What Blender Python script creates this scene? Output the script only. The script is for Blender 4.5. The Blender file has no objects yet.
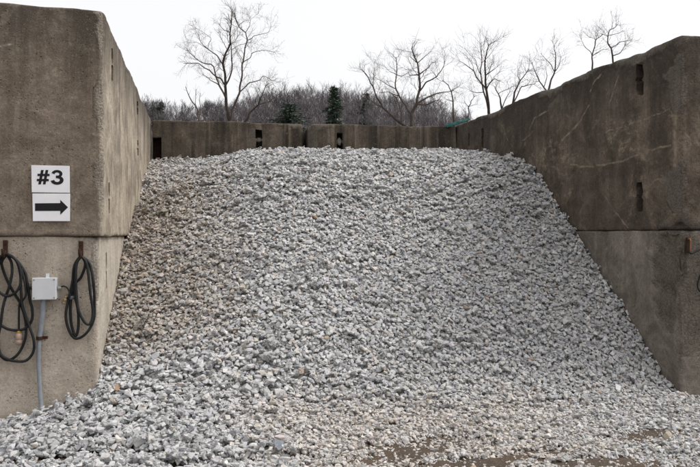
import bpy, bmesh, math, random
import numpy as np
from mathutils import Vector, Matrix, noise, Quaternion

random.seed(7)
rng = np.random.default_rng(7)
SC = bpy.context.scene
COL = SC.collection
R = math.radians

# ------------------------------------------------------------------ camera maths (photo 700 x 467)
F = 700.0
TH = math.atan(153 / 700.0)
SN, CS = math.sin(TH), math.cos(TH)
EYE = 1.6

def P(px, py, t):
    u = (px - 350) / F
    return Vector(((SN + u * CS) * t, (CS - u * SN) * t, EYE + (233.5 - py) / F * t))

def onX(px, py, X):
    u = (px - 350) / F
    return P(px, py, X / (SN + u * CS))

def onY(px, py, Y):
    u = (px - 350) / F
    return P(px, py, Y / (CS - u * SN))

# ------------------------------------------------------------------ object helpers
def tag(o, label=None, cat=None, group=None, kind=None):
    if label: o['label'] = label
    if cat: o['category'] = cat
    if group: o['group'] = group
    if kind: o['kind'] = kind
    return o

def empty(name, loc, label, cat, group=None):
    o = bpy.data.objects.new(name, None)
    COL.objects.link(o)
    o.location = loc
    o.empty_display_size = 0.1
    return tag(o, label, cat, group)

def link(name, me, mat=None, parent=None, loc=None):
    o = bpy.data.objects.new(name, me)
    COL.objects.link(o)
    if mat is not None and not me.materials: me.materials.append(mat)
    if loc is not None: o.location = loc
    if parent is not None:
        o.parent = parent
        if loc is None:
            o.location = (0, 0, 0)
    return o

class MB:
    """collects world-space geometry into one mesh"""
    def __init__(self):
        self.v = []; self.f = []; self.mi = []
    def add(self, vs, fs, mi=0):
        b = len(self.v)
        self.v.extend([tuple(p) for p in vs])
        for f in fs:
            self.f.append(tuple(i + b for i in f)); self.mi.append(mi)
    def tube(self, pts, rad, n=8, cap=True, mi=0):
        pts = [Vector(p) for p in pts]
        if not hasattr(rad, '__len__'): rad = [rad] * len(pts)
        m = len(pts)
        d0 = (pts[1] - pts[0]).normalized()
        a = d0.orthogonal().normalized()
        vs = []
        for i in range(m):
            if i == 0: d = pts[1] - pts[0]
            elif i == m - 1: d = pts[-1] - pts[-2]
            else: d = pts[i + 1] - pts[i - 1]
            if d.length < 1e-9: d = d0
            d = d.normalized()
            a = a - d * a.dot(d)
            if a.length < 1e-6: a = d.orthogonal()
            a.normalize()
            b = d.cross(a)
            for k in range(n):
                w = 2 * math.pi * k / n
                vs.append(pts[i] + (a * math.cos(w) + b * math.sin(w)) * rad[i])
        fs = []
        for i in range(m - 1):
            for k in range(n):
                k2 = (k + 1) % n
                fs.append((i * n + k, i * n + k2, (i + 1) * n + k2, (i + 1) * n + k))
        if cap:
            fs.append(tuple(range(n - 1, -1, -1)))
            fs.append(tuple((m - 1) * n + k for k in range(n)))
        self.add(vs, fs, mi)
    def box(self, c, s, mi=0):
        x, y, z = c; a, b, d = s[0] / 2, s[1] / 2, s[2] / 2
        vs = [(x + i * a, y + j * b, z + k * d) for i in (-1, 1) for j in (-1, 1) for k in (-1, 1)]
        fs = [(0, 1, 3, 2), (4, 6, 7, 5), (0, 4, 5, 1), (2, 3, 7, 6), (0, 2, 6, 4), (1, 5, 7, 3)]
        self.add(vs, fs, mi)
    def mesh(self, name, origin=(0, 0, 0), smooth=False):
        me = bpy.data.meshes.new(name)
        o = Vector(origin)
        me.from_pydata([tuple(Vector(p) - o) for p in self.v], [], self.f)
        if smooth:
            me.polygons.foreach_set('use_smooth', [True] * len(me.polygons))
        me.update()
        return me

def bevelled(mb, name, origin, off, seg=2):
    bm = bmesh.new()
    me = mb.mesh(name, origin)
    bm.from_mesh(me)
    bmesh.ops.remove_doubles(bm, verts=bm.verts, dist=1e-6)
    bmesh.ops.recalc_face_normals(bm, faces=bm.faces)
    bmesh.ops.bevel(bm, geom=list(bm.edges), offset=off, segments=seg, affect='EDGES', profile=.6)
    bm.to_mesh(me); bm.free()
    return me

def smooth_path(pts, sub=8, closed=False):
    pts = [Vector(p) for p in pts]
    n = len(pts); out = []
    rngk = range(n if closed else n - 1)
    for i in rngk:
        p0 = pts[(i - 1) % n] if (closed or i > 0) else pts[0]
        p1 = pts[i]; p2 = pts[(i + 1) % n]
        p3 = pts[(i + 2) % n] if (closed or i + 2 < n) else pts[-1]
        for k in range(sub):
            t = k / sub
            out.append(0.5 * ((2 * p1) + (p2 - p0) * t + (2 * p0 - 5 * p1 + 4 * p2 - p3) * t * t
                              + (3 * p1 - p0 - 3 * p2 + p3) * t ** 3))
    if not closed: out.append(pts[-1])
    else: out.append(out[0].copy())
    return out

# ------------------------------------------------------------------ node helpers
class NT:
    def __init__(self, name):
        self.m = bpy.data.materials.new(name); self.m.use_nodes = True
        self.t = self.m.node_tree; self.t.nodes.clear()
        self.out = self.n('ShaderNodeOutputMaterial')
        self.b = self.n('ShaderNodeBsdfPrincipled')
        self.l(self.b.outputs[0], self.out.inputs[0])
        self.b.inputs['Specular IOR Level'].default_value = 0.25
        self.b.inputs['Roughness'].default_value = 0.9
    def n(self, t, **k):
        x = self.t.nodes.new(t)
        for a, b in k.items(): setattr(x, a, b)
        return x
    def l(self, a, b): self.t.links.new(a, b)
    def put(self, sock, v):
        if isinstance(v, (int, float)): sock.default_value = v
        elif isinstance(v, (tuple, list)):
            v = tuple(v)
            if len(sock.default_value) == 4 and len(v) == 3: v = v + (1,)
            sock.default_value = v
        else: self.l(v, sock)
    def coord(self, scale=(1, 1, 1), off=(0, 0, 0), src='Object'):
        tc = self.n('ShaderNodeTexCoord'); mp = self.n('ShaderNodeMapping')
        self.l(tc.outputs[src], mp.inputs[0])
        mp.inputs['Scale'].default_value = scale; mp.inputs['Location'].default_value = off
        return mp.outputs[0]
    def noise(self, vec, scale, detail=4, rough=.6, dist=0):
        x = self.n('ShaderNodeTexNoise')
        self.l(vec, x.inputs['Vector'])
        x.inputs['Scale'].default_value = scale; x.inputs['Detail'].default_value = detail
        x.inputs['Roughness'].default_value = rough; x.inputs['Distortion'].default_value = dist
        return x.outputs['Fac']
    def ramp(self, fac, a, b, lo=0., hi=1.):
        x = self.n('ShaderNodeMapRange'); x.interpolation_type = 'SMOOTHSTEP'
        self.put(x.inputs['Value'], fac)
        x.inputs['From Min'].default_value = a; x.inputs['From Max'].default_value = b
        x.inputs['To Min'].default_value = lo; x.inputs['To Max'].default_value = hi
        return x.outputs[0]
    def math(self, op, a, b=0.):
        x = self.n('ShaderNodeMath', operation=op)
        self.put(x.inputs[0], a); self.put(x.inputs[1], b)
        return x.outputs[0]
    def mix(self, fac, a, b, mode='MIX'):
        x = self.n('ShaderNodeMix', data_type='RGBA', blend_type=mode)
        self.put(x.inputs[0], fac); self.put(x.inputs[6], a); self.put(x.inputs[7], b)
        return x.outputs[2]
    def bump(self, h, strength=.5, dist=.01, prev=None):
        x = self.n('ShaderNodeBump')
        x.inputs['Strength'].default_value = strength; x.inputs['Distance'].default_value = dist
        self.l(h, x.inputs['Height'])
        if prev is not None: self.l(prev, x.inputs['Normal'])
        return x.outputs[0]
    def attr(self, name, out='Fac'):
        x = self.n('ShaderNodeAttribute'); x.attribute_name = name
        return x.outputs[out]
    def color(self, c): self.put(self.b.inputs['Base Color'], c)
    def normal(self, s): self.l(s, self.b.inputs['Normal'])

def simple(name, col, rough=.7, metal=0., var=.15, scale=20, bump=.2, col2=None, bdist=.003):
    k = NT(name)
    v = k.coord()
    f = k.noise(v, scale, 5)
    c2 = col2 if col2 else tuple(c * (1 - var * 2) for c in col)
    k.color(k.mix(k.ramp(f, .3, .7), col, c2))
    k.b.inputs['Roughness'].default_value = rough
    k.b.inputs['Metallic'].default_value = metal
    k.normal(k.bump(k.noise(v, scale * 4, 4), bump, bdist))
    return k.m

# ------------------------------------------------------------------ concrete
def concrete(name, base, alt, streak, streak_amt, light, chipcol, lines=(), linecol=(.42, .38, .31), top=None,
             streak_scale=5.0, pit=.5, height=1.9, seed=0., scuff=0., blotch=.5, inner=None, grime=.6):
    k = NT(name)
    v = k.coord(off=(seed, seed * 1.7, 0))
    vo = k.coord()
    big = k.noise(v, .9, 5, .62, .4)
    mid = k.noise(v, 4.5, 6, .7)
    fine = k.noise(v, 45, 5, .75)
    c = k.mix(k.ramp(big, .36, .64), base, alt)
    c = k.mix(k.ramp(mid, .45, .72, 0, blotch), c, streak)
    c = k.mix(k.ramp(mid, .28, .46, .45, 0), c, light)
    if inner is not None:        # scoured face painted paler still, light from the right put into the colour
        sx = k.n('ShaderNodeSeparateXYZ'); k.l(vo, sx.inputs[0])
        c = k.mix(k.ramp(k.math('ADD', sx.outputs['X'], k.math('MULTIPLY', k.math('SUBTRACT', mid, .5), .05)), .71, .735, 0, .85), c, k.mix(k.ramp(mid, .4, .65), inner, tuple(x * .72 for x in inner)))
    # water streaks running down from the top
    vs = k.coord(scale=(streak_scale, streak_scale, .22), off=(seed, 3 + seed, 0))
    st = k.noise(vs, 1.0, 6, .68)
    vs2 = k.coord(scale=(streak_scale * 2.7, streak_scale * 2.7, .35), off=(seed, 9 + seed, 0))
    st2 = k.noise(vs2, 1.0, 4, .6)
    sep = k.n('ShaderNodeSeparateXYZ'); k.l(vo, sep.inputs[0])
    z = sep.outputs['Z']
    zz = k.math('ADD', z, k.math('MULTIPLY', mid, .5))
    topf = k.ramp(zz, height * .15, height + .1, .35, 1.0)
    c = k.mix(k.math('MULTIPLY', k.ramp(st, .38, .66, 0, streak_amt), topf), c, streak)
    c = k.mix(k.math('MULTIPLY', k.ramp(st2, .5, .7, 0, streak_amt * .6), topf), c, light)
    if top is not None:          # sooty weathering along the top edge
        zt = k.math('ADD', z, k.math('MULTIPLY', k.math('ADD', big, st), .55))
        c = k.mix(k.ramp(zt, height * .86, height + .62, 0, .85), c, top)
    if scuff > 0:                # scraped tan areas from the loader bucket
        vd = k.coord(scale=(1, 1, 1.6), off=(seed + 4, 2, 1))
        s1 = k.noise(vd, 1.25, 6, .72, .8)
        s2 = k.noise(vd, 9, 5, .75, .5)
        m = k.math('MULTIPLY', k.ramp(s1, .5, .62), k.ramp(s2, .45, .62))
        m = k.math('MULTIPLY', m, k.ramp(z, height * .95, height * .6))
        c = k.mix(k.math('MULTIPLY', m, scuff), c, linecol)
    g1 = k.noise(v, 2.3, 9, .74, .6); g2 = k.noise(v, 13, 8, .78)
    c = k.mix(k.ramp(g1, .44, .62, 0, grime), c, tuple(x * .8 for x in streak))
    c = k.mix(k.ramp(g1, .47, .33, 0, grime * .6), c, light)
    c = k.mix(k.ramp(g2, .5, .7, 0, .55), c, streak)
    c = k.mix(k.ramp(g2, .44, .28, 0, .45), c, light)
    c = k.mix(k.ramp(fine, .35, .68, 0, .42), c, streak)
    # pits and bug holes, their shade painted in as dark albedo
    vp = k.n('ShaderNodeTexVoronoi'); k.l(v, vp.inputs['Vector']); vp.inputs['Scale'].default_value = 22
    pits = k.math('MULTIPLY', k.ramp(vp.outputs['Distance'], .22, .10), k.ramp(k.noise(v, 7, 3), .48, .62))
    c = k.mix(k.math('MULTIPLY', pits, pit), c, tuple(x * .35 for x in streak))
    vq = k.n('ShaderNodeTexVoronoi'); k.l(v, vq.inputs['Vector']); vq.inputs['Scale'].default_value = 55
    pits2 = k.math('MULTIPLY', k.ramp(vq.outputs['Distance'], .3, .16), k.ramp(k.noise(v, 5, 4, .7), .45, .6))
    c = k.mix(k.math('MULTIPLY', pits2, pit * .9), c, tuple(x * .4 for x in streak))
    pits = k.math('MAXIMUM', pits, pits2)
    sp = k.noise(v, 85, 3, .8)
    c = k.mix(k.ramp(sp, .56, .72, 0, .5), c, light)
    c = k.mix(k.ramp(sp, .44, .3, 0, .5), c, streak)
    # pale mineral lines along old cracks
    H = None
    if lines:
        nz = k.n('ShaderNodeTexNoise'); k.l(vo, nz.inputs['Vector']); nz.inputs['Scale'].default_value = 7
        nz.inputs['Detail'].default_value = 5
        sb = k.n('ShaderNodeVectorMath', operation='SUBTRACT'); k.l(nz.outputs['Color'], sb.inputs[0]); sb.inputs[1].default_value = (.5, .5, .5)
        ml = k.n('ShaderNodeVectorMath', operation='SCALE'); k.l(sb.outputs[0], ml.inputs[0]); ml.inputs['Scale'].default_value = .08
        ad = k.n('ShaderNodeVectorMath', operation='ADD'); k.l(vo, ad.inputs[0]); k.l(ml.outputs[0], ad.inputs[1])
        pv = ad.outputs[0]
        best = None
        for poly, wid in lines:
            for a, b in zip(poly[:-1], poly[1:]):
                a = Vector(a); b = Vector(b); ab = b - a
                s = k.n('ShaderNodeVectorMath', operation='SUBTRACT'); k.l(pv, s.inputs[0]); s.inputs[1].default_value = a
                dt = k.n('ShaderNodeVectorMath', operation='DOT_PRODUCT'); k.l(s.outputs[0], dt.inputs[0]); dt.inputs[1].default_value = ab / ab.length_squared
                cl = k.n('ShaderNodeClamp'); k.l(dt.outputs['Value'], cl.inputs[0])
                sc_ = k.n('ShaderNodeVectorMath', operation='SCALE'); sc_.inputs[0].default_value = ab; k.l(cl.outputs[0], sc_.inputs['Scale'])
                d2 = k.n('ShaderNodeVectorMath', operation='DISTANCE'); k.l(s.outputs[0], d2.inputs[0]); k.l(sc_.outputs[0], d2.inputs[1])
                q = k.math('DIVIDE', d2.outputs['Value'], wid * .72)
                best = q if best is None else k.math('MINIMUM', best, q)
        lf = k.math('MULTIPLY', k.ramp(best, 1.7, .2), k.ramp(k.noise(v, 12, 4), .30, .66, .12, .62))
        c = k.mix(lf, c, linecol)
        H = lf
    # broken edges show aggregate
    ch = k.attr('chip')
    va = k.n('ShaderNodeTexVoronoi'); k.l(v, va.inputs['Vector']); va.inputs['Scale'].default_value = 62; va.inputs['Randomness'].default_value = 1
    agg = k.mix(k.ramp(k.math('ADD', k.math('MULTIPLY', va.outputs['Distance'], .5), k.math('MULTIPLY', k.noise(v, 18, 5, .75), .6)), .3, .75), chipcol, tuple(x * .5 for x in chipcol))
    agg = k.mix(k.ramp(fine, .4, .65, 0, .6), agg, base)
    c = k.mix(k.math('MULTIPLY', k.ramp(k.math('ADD', ch, k.math('MULTIPLY', k.math('SUBTRACT', g2, .5), 2.2)), .25, .75), .7), c, agg)
    k.color(c)
    h = k.math('SUBTRACT', fine, k.math('MULTIPLY', pits, 1.6))
    nb = k.bump(h, .55, .012)
    h2 = k.math('MULTIPLY', ch, k.math('ADD', k.math('MULTIPLY', va.outputs['Distance'], .35), k.noise(v, 26, 6, .75)))
    nb = k.bump(h2, .9, .035, nb)
    nb = k.bump(mid, .35, .03, nb)
    k.normal(nb)
    k.b.inputs['Roughness'].default_value = .95
    k.b.inputs['Specular IOR Level'].default_value = .12
    return k.m

def axis(L, step=.042):
    e = [0, .008, .02, .036, .056, .085]
    n = max(2, int(round((L - .17) / step)))
    mid = list(np.linspace(.085, L - .085, n + 1))
    return np.array(e[:-1] + mid + [L - x for x in e[:-1]][::-1])

def block(name, label, x0, x1, y0, y1, z0, z1, mat, rotz=0., chip=1., top_amp=.02, back_rise=0., extra=(), spall=(),
          slots=(), piv=None, seed=0, cat='wall'):
    """cast concrete block with chipped arrises; origin at the middle of its base. extra/spall/slots in world coords"""
    W, D, H = x1 - x0, y1 - y0, z1 - z0
    org = Vector(((x0 + x1) / 2, (y0 + y1) / 2, z0))
    ax, ay, az = axis(W) - W / 2, axis(D) - D / 2, axis(H)
    bm = bmesh.new()
    def face(A, B, fn):
        g = [[bm.verts.new(fn(a, b)) for b in B] for a in A]
        for i in range(len(A) - 1):
            for j in range(len(B) - 1):
                bm.faces.new((g[i][j], g[i + 1][j], g[i + 1][j + 1], g[i][j + 1]))
    for s in (-1, 1):
        face(ay, az, lambda a, b: (s * W / 2, a, b))
        face(ax, az, lambda a, b: (a, s * D / 2, b))
    face(ax, ay, lambda a, b: (a, b, 0)); face(ax, ay, lambda a, b: (a, b, H))
    bmesh.ops.remove_doubles(bm, verts=bm.verts, dist=1e-5)
    bmesh.ops.recalc_face_normals(bm, faces=bm.faces)
    lay = bm.verts.layers.float.new('chip')
    half = Vector((W / 2, D / 2, H / 2)); ctr = Vector((0, 0, H / 2))
    Rm = Matrix.Rotation(rotz, 3, 'Z'); Ri = Rm.transposed()
    ex = [(Ri @ (Vector(c) - org), r, a) for c, r, a in extra]
    spl = [(Ri @ (Vector(c) - org), Vector(rr), a) for c, rr, a in spall]
    for v in bm.verts:
        p = v.co.copy(); q = p + Vector((seed * 3.1, seed * 1.7, seed * .9))
        n1 = noise.noise(q * 7); n2 = noise.noise(q * 1.9 + Vector((7, 1, 3))); n3 = noise.noise(q * 22)
        r = .012 + chip * (.015 * max(0, n1 + .1) + .018 * max(0, n2 - .15) + .010 * max(0, n3) + (.03 * max(0, noise.noise(q * 10)) if p.z > H - .1 else 0) + (.022 * max(0, n1 + .35) if p.z < .1 else 0))
        for c, rad, a in ex:
            r += a * math.exp(-((p - c).length / rad) ** 2) * (1 + .5 * n1)
        r = min(r, .45)
        loc = p - ctr
        inner = Vector([max(-half[i] + r, min(half[i] - r, loc[i])) for i in range(3)])
        d = loc - inner
        near = 0.
        if d.length > 1e-9:
            cnt = sorted([half[i] - abs(loc[i]) for i in range(3)])
            if cnt[1] < r * 1.6: near = max(0., min(1., (r - .016) / .05)) * (1 - cnt[1] / (r * 1.6) * .6)
            loc = inner + d.normalized() * r
        nrm = Vector([(1 if loc[i] > 0 else -1) if half[i] - abs(p[i] - ctr[i]) < 1e-5 else 0 for i in range(3)])
        disp = .006 * noise.fractal(q * 2.2, .9, 2.1, 4) + .0025 * n3
        for c, rr, a in spl:
            e = sum(((p[i] - c[i]) / rr[i]) ** 2 for i in range(3))
            e = e * (1 + .9 * n2 + .6 * n1)
            if e < 1.6:
                w = max(0., min(1., (1.3 - e) / .28))
                disp -= a * w * (.6 + .5 * n3 + .3 * n1)
                near = max(near, w)
        loc += nrm * disp
        co = loc + ctr
        hz = co.z / H
        co.z += hz * (back_rise * (co.y / D + .5) + top_amp * noise.fractal(Vector((q.x * .9, q.y * .9, seed)), .8, 2, 3))
        v.co = co; v[lay] = near
    me = bpy.data.meshes.new(name)
    bm.to_mesh(me); bm.free()
    me.materials.append(mat)
    o = bpy.data.objects.new(name, me); COL.objects.link(o)
    o.location = org; o.rotation_euler = (0, 0, rotz)
    # pockets cut into the faces
    if slots:
        cut = bpy.data.meshes.new('cut'); cb = bmesh.new()
        for poly, direction, depth in slots:
            loc_ = [Ri @ (Vector(p) - org) for p in poly]
            dv = Ri @ Vector(direction)
            a = [cb.verts.new(p - dv * .08) for p in loc_]
            b = [cb.verts.new(p + dv * depth) for p in loc_]
            n = len(a)
            cb.faces.new(a); cb.faces.new(b[::-1])
            for i in range(n):
                cb.faces.new((a[i], b[i], b[(i + 1) % n], a[(i + 1) % n]))
        bmesh.ops.recalc_face_normals(cb, faces=cb.faces)
        cb.to_mesh(cut); cb.free()
        co_ = bpy.data.objects.new('cut', cut); COL.objects.link(co_)
        co_.location = org; co_.rotation_euler = (0, 0, rotz)
        md = o.modifiers.new('b', 'BOOLEAN'); md.operation = 'DIFFERENCE'; md.solver = 'EXACT'; md.object = co_
        bpy.context.view_layer.update()
        dg = bpy.context.evaluated_depsgraph_get()
        nm = bpy.data.meshes.new_from_object(o.evaluated_get(dg))
        o.modifiers.clear()
        o.data = nm; nm.name = name
        bpy.data.objects.remove(co_); bpy.data.meshes.remove(cut); bpy.data.meshes.remove(me)
        if not nm.materials: nm.materials.append(mat)
        me = nm
    me.polygons.foreach_set('use_smooth', [True] * len(me.polygons))
    me.set_sharp_from_angle(angle=R(42))
    tag(o, label, cat)
    return o

XL, XR = -0.78, 4.49
YFL, YFR = 6.26, 5.82
ZJL, ZJR = 1.575, 1.63

def keyhole(px0, px1, py0, py1, plane, val):
    """rough two-lobed pocket outline on a wall plane"""
    fn = onX if plane == 'X' else onY
    w = px1 - px0; h = py1 - py0
    prof = [(0.1, .02), (.85, 0), (1, .3), (.93, .43), (.75, .5), (.98, .56), (1, .95), (.8, 1.0), (.2, .98), (.05, .8), (.12, .62), (-.05, .52), (.1, .42), (0, .2)]
    return [fn(px0 + a * w, py0 + b * h, val) for a, b in prof]

# ---- materials of the walls
def lcl(pts, org): return [Vector(p) - Vector(org) for p in pts]

LU = (XL - 1.5, XL, YFL, 12.75, ZJL, 3.5)
LUo = ((LU[0] + LU[1]) / 2, (LU[2] + LU[3]) / 2, LU[4])
RU = (XR, XR + 1.5, YFR, 12.6, ZJR, 3.5)
RUo = ((RU[0] + RU[1]) / 2, (RU[2] + RU[3]) / 2, RU[4])

def rl(*pp): return lcl([onX(a, b, XR) for a, b in pp], RUo)
lines_r = [
    (rl((622, 55), (618, 78), (612, 95), (605, 112)), .009),
    (rl((672, 108), (650, 117), (625, 126), (598, 134)), .010),
    (rl((570, 165), (590, 167), (622, 161), (650, 150), (671, 145)), .014),
    (rl((604, 196), (618, 214), (628, 228)), .012),
    (rl((502, 125), (506, 137), (512, 147)), .012),
    (rl((533, 132), (522, 141)), .012),
    (rl((601, 74), (594, 82), (590, 92)), .016),
    (rl((589, 105), (580, 122), (562, 140)), .018),
    (rl((548, 110), (535, 118), (530, 128)), .018),
    (rl((676, 70), (675.5, 106), (675, 140), (675.5, 175)), .035),
    (rl((655, 44), (640, 52), (628, 58)), .012),
]
def ll(*pp): return lcl([onX(a, b, XL) for a, b in pp], LUo)
def lf(*pp): return lcl([onY(a, b, YFL) for a, b in pp], LUo)
lines_l = [(ll((106, 95), (112, 108), (115, 130)), .012), (ll((121, 80), (119, 150), (117, 225)), .014),
           (ll((130, 85), (128, 150)), .012), (ll((108, 130), (109, 178)), .012),
           (lf((25, 110), (39, 111)), .008), (lf((2, 45), (10, 43)), .012)]

M_LU = concrete('concrete_stained_brown', (.35, .285, .222), (.262, .21, .162), (.096, .076, .058), .7, (.48, .42, .34), (.42, .38, .325),
                lines_l, (.55, .5, .43), inner=(.56, .49, .39), top=(.06, .053, .045), streak_scale=4, height=1.92, seed=1.3, grime=.5)
M_LL = concrete('concrete_grey_beige', (.54, .468, .392), (.465, .398, .33), (.24, .20, .155), .45, (.58, .525, .445), (.46, .42, .36),
                streak_scale=3, height=1.57, seed=5.1, pit=.75, blotch=.35, inner=(.60, .56, .49), grime=.32)
M_RU = concrete('concrete_dark_weathered', (.185, .146, .112), (.13, .102, .079), (.046, .037, .03), .8, (.25, .21, .165), (.24, .215, .19),
                lines_r, (.34, .28, .21), top=(.05, .043, .037), streak_scale=3.2, height=1.87, seed=9.4, scuff=.75, blotch=.45)
M_RL = concrete('concrete_dark_grey', (.31, .275, .236), (.24, .212, .182), (.10, .083, .068), .55, (.38, .335, .285), (.155, .128, .10),
                streak_scale=3, height=1.62, seed=13.2, pit=.6)
M_BK = concrete('concrete_back_wall', (.165, .132, .102), (.11, .088, .069), (.033, .028, .023), 1.0, (.32, .265, .205), (.2, .175, .15),
                streak_scale=3.4, height=3.5, seed=17.7, blotch=.45, grime=.3)

# ---- the bay walls
sl_l = [(keyhole(111.2, 113.0, 48, 82, 'X', XL), (-1, 0, 0), .22), (keyhole(108.6, 110.3, 182, 215, 'X', XL), (-1, 0, 0), .22),
        (keyhole(137.0, 138.6, 140, 156, 'X', XL), (-1, 0, 0), .2), (keyhole(136.8, 138.2, 101, 115, 'X', XL), (-1, 0, 0), .2)]
_rc = random.Random(4)
chips_l = [((XL, YFL, _rc.uniform(1.6, 3.5)), _rc.uniform(.03, .08), _rc.uniform(.012, .04)) for _ in range(22)]
lu = block('concrete_wall', 'brown stained upper concrete block of the left bay wall, bearing the white number and arrow signs',
           *LU, M_LU, chip=1.0, top_amp=.02, back_rise=.07, slots=sl_l, seed=1,
           extra=[((XL, YFL, 3.5), .10, .02), ((XL, YFL, 2.4), .12, .02), ((XL, YFL, 2.75), .2, .015), ((XL, YFL, 1.95), .2, .02), ((XL, 8.3, 3.52), .3, .03), ((XL, 10.4, 3.55), .35, .03)] + chips_l,
           spall=[((XL - .02, YFL, 2.1), (.05, .05, .12), .012), ((XL - .02, YFL, 2.72), (.04, .05, .16), .012)])
ll_b = block('concrete_wall', 'grey beige lower concrete block of the left bay wall, where the black cables hang',
             XL - 1.5, XL - .045, YFL + .028, 12.7, -.12, ZJL, M_LL, chip=.9, top_amp=0., seed=2,
             extra=[((XL - .045, YFL + .03, 1.57), .14, .04), ((XL - .045, YFL + .03, .5), .3, .025)],
             slots=[(keyhole(105.6, 106.9, 252, 290, 'X', XL - .045), (-1, 0, 0), .2)],
             spall=[((XL - .045, YFL + .03, 1.35), (.05, .05, .3), .008)])
sl_r = [(keyhole(635.5, 643.5, 64, 95.5, 'X', XR), (1, 0, 0), .28), (keyhole(636, 643, 182, 212, 'X', XR), (1, 0, 0), .28),
        (keyhole(481.2, 483.6, 128, 148, 'X', XR), (1, 0, 0), .22), (keyhole(468, 469.6, 133, 146, 'X', XR), (1, 0, 0), .22)]
ru = block('concrete_wall', 'dark weathered upper concrete block of the right bay wall, crossed by pale crack lines',
           *RU, M_RU, chip=1.1, top_amp=.03, back_rise=0.02, slots=sl_r, seed=3,
           extra=[((XR, YFR, 3.5), .2, .02), ((XR, 6.5, 3.5), .4, .10), ((XR, 7.6, 3.5), .3, .06), ((XR, 8.3, 3.5), .3, .10), ((XR, 10, 3.5), .6, .05),
                  ((XR, YFR, 1.63), .16, .13), ((XR, YFR + .28, 1.63), .1, .06), ((XR, YFR, 2.05), .12, .03)],
           spall=[((XR, YFR, 3.0), (.06, .16, .3), .014), ((XR, YFR + .05, 2.05), (.06, .18, .22), .016)])
rl_b = block('concrete_wall', 'dark grey lower concrete block of the right bay wall with a rough broken corner patch',
             XR + .005, XR + 1.5, YFR + .02, 12.55, -.12, ZJR, M_RL, chip=1.0, top_amp=0., seed=4,
             extra=[((XR, YFR, 1.63), .15, .05), ((XR, YFR, .4), .3, .03), ((XR, YFR, 1.05), .2, .04)],
             spall=[((XR, YFR + .14, 1.30), (.06, .22, .34), .05), ((XR, YFR + .24, .88), (.06, .16, .2), .055), ((XR + .1, YFR + .02, 1.1), (.2, .06, .4), .02)])

# back walls, each slightly skewed
bl0, bl1 = Vector((XL + .02, 12.50, 0)), Vector((1.835, 12.30, 0))
br0, br1 = Vector((1.872, 11.87, 0)), Vector((XR - .01, 11.68, 0))
def skew_block(a, b, thick, z1, **k):
    d = (b - a); L = d.length; ang = math.atan2(d.y, d.x)
    nrm = Vector((-d.y, d.x, 0)).normalized()
    c = (a + b) / 2 + nrm * thick / 2
    return block('concrete_wall', x0=c.x - L / 2, x1=c.x + L / 2, y0=c.y - thick / 2, y1=c.y + thick / 2, z0=-.12, z1=z1, rotz=ang, mat=M_BK, **k), nrm
def on_line(px, py, a, b):
    u = (px - 350) / F; dx, dy = SN + u * CS, CS - u * SN
    d = b - a
    t = (a.x * d.y - a.y * d.x) / (dx * d.y - dy * d.x)
    return P(px, py, t)
nb_ = Vector((.075, .997, 0))
pl = [on_line(x, y, bl0, bl1) for x, y in ((152.3, 137.5), (161.5, 137), (161.5, 165), (152.3, 165))]
sl = [on_line(x, y, bl0, bl1) for x, y in ((255.5, 129), (262, 130), (262.5, 138), (261.2, 140), (262.3, 141.5), (262, 158), (255.5, 158), (256.2, 141), (257.2, 139.5), (255.6, 138))]
bl, _ = skew_block(bl0, bl1, 1.0, 3.55, label='streaked brown concrete block at the back of the bay, left of the gap', chip=1.0, top_amp=.03, seed=5,
                   slots=[(pl, (.07, .997, 0), .3), (sl, (.07, .997, 0), .3)],
                   extra=[(on_line(254, 136, bl0, bl1), .1, .05), ((1.728, 12.3, 3.55), .2, .07)],
                   spall=[(on_line(252.5, 141, bl0, bl1), (.09, .05, .25), .012)])
sr = [on_line(x, y, br0, br1) for x, y in ((336.8, 132.5), (342.6, 133), (342.8, 140), (341.5, 142), (343, 144), (342.8, 160), (336.5, 160), (336.8, 144), (337.8, 142), (336.6, 140))]
br, _ = skew_block(br0, br1, 2.3, 3.49, label='dark brown concrete block at the back of the bay, right of the gap', chip=1.0, top_amp=.03, seed=6,
                   slots=[(sr, (.06, .998, 0), .3)],
                   extra=[((1.872, 11.87, 3.49), .3, .12), ((1.872, 11.87, 3.1), .2, .05)],
                   spall=[((1.9, 11.87, 3.15), (.12, .06, .5), .012)])

M_RUST = simple('rusty_steel', (.075, .03, .02), .85, .2, .2, 30, .6, (.035, .018, .014))
M_DRUST = simple('dark_rusty_steel', (.045, .018, .013), .9, .1, .2, 20, .6, (.022, .012, .01))
mb = MB()
a = on_line(152.8, 138.2, bl0, bl1); b = on_line(161.2, 167, bl0, bl1)
mb.box(((a.x + b.x) / 2, a.y + .2, (a.z + b.z) / 2), (b.x - a.x - .02, .02, a.z - b.z - .02))
o = link('steel_plate', bevelled(mb, 'steel_plate', ((a.x + b.x) / 2, a.y + .2, b.z), .003), M_DRUST, loc=((a.x + b.x) / 2, a.y + .2, b.z))
tag(o, 'dark rusty steel plate set in the recess at the left end of the back wall', 'steel plate')

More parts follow.
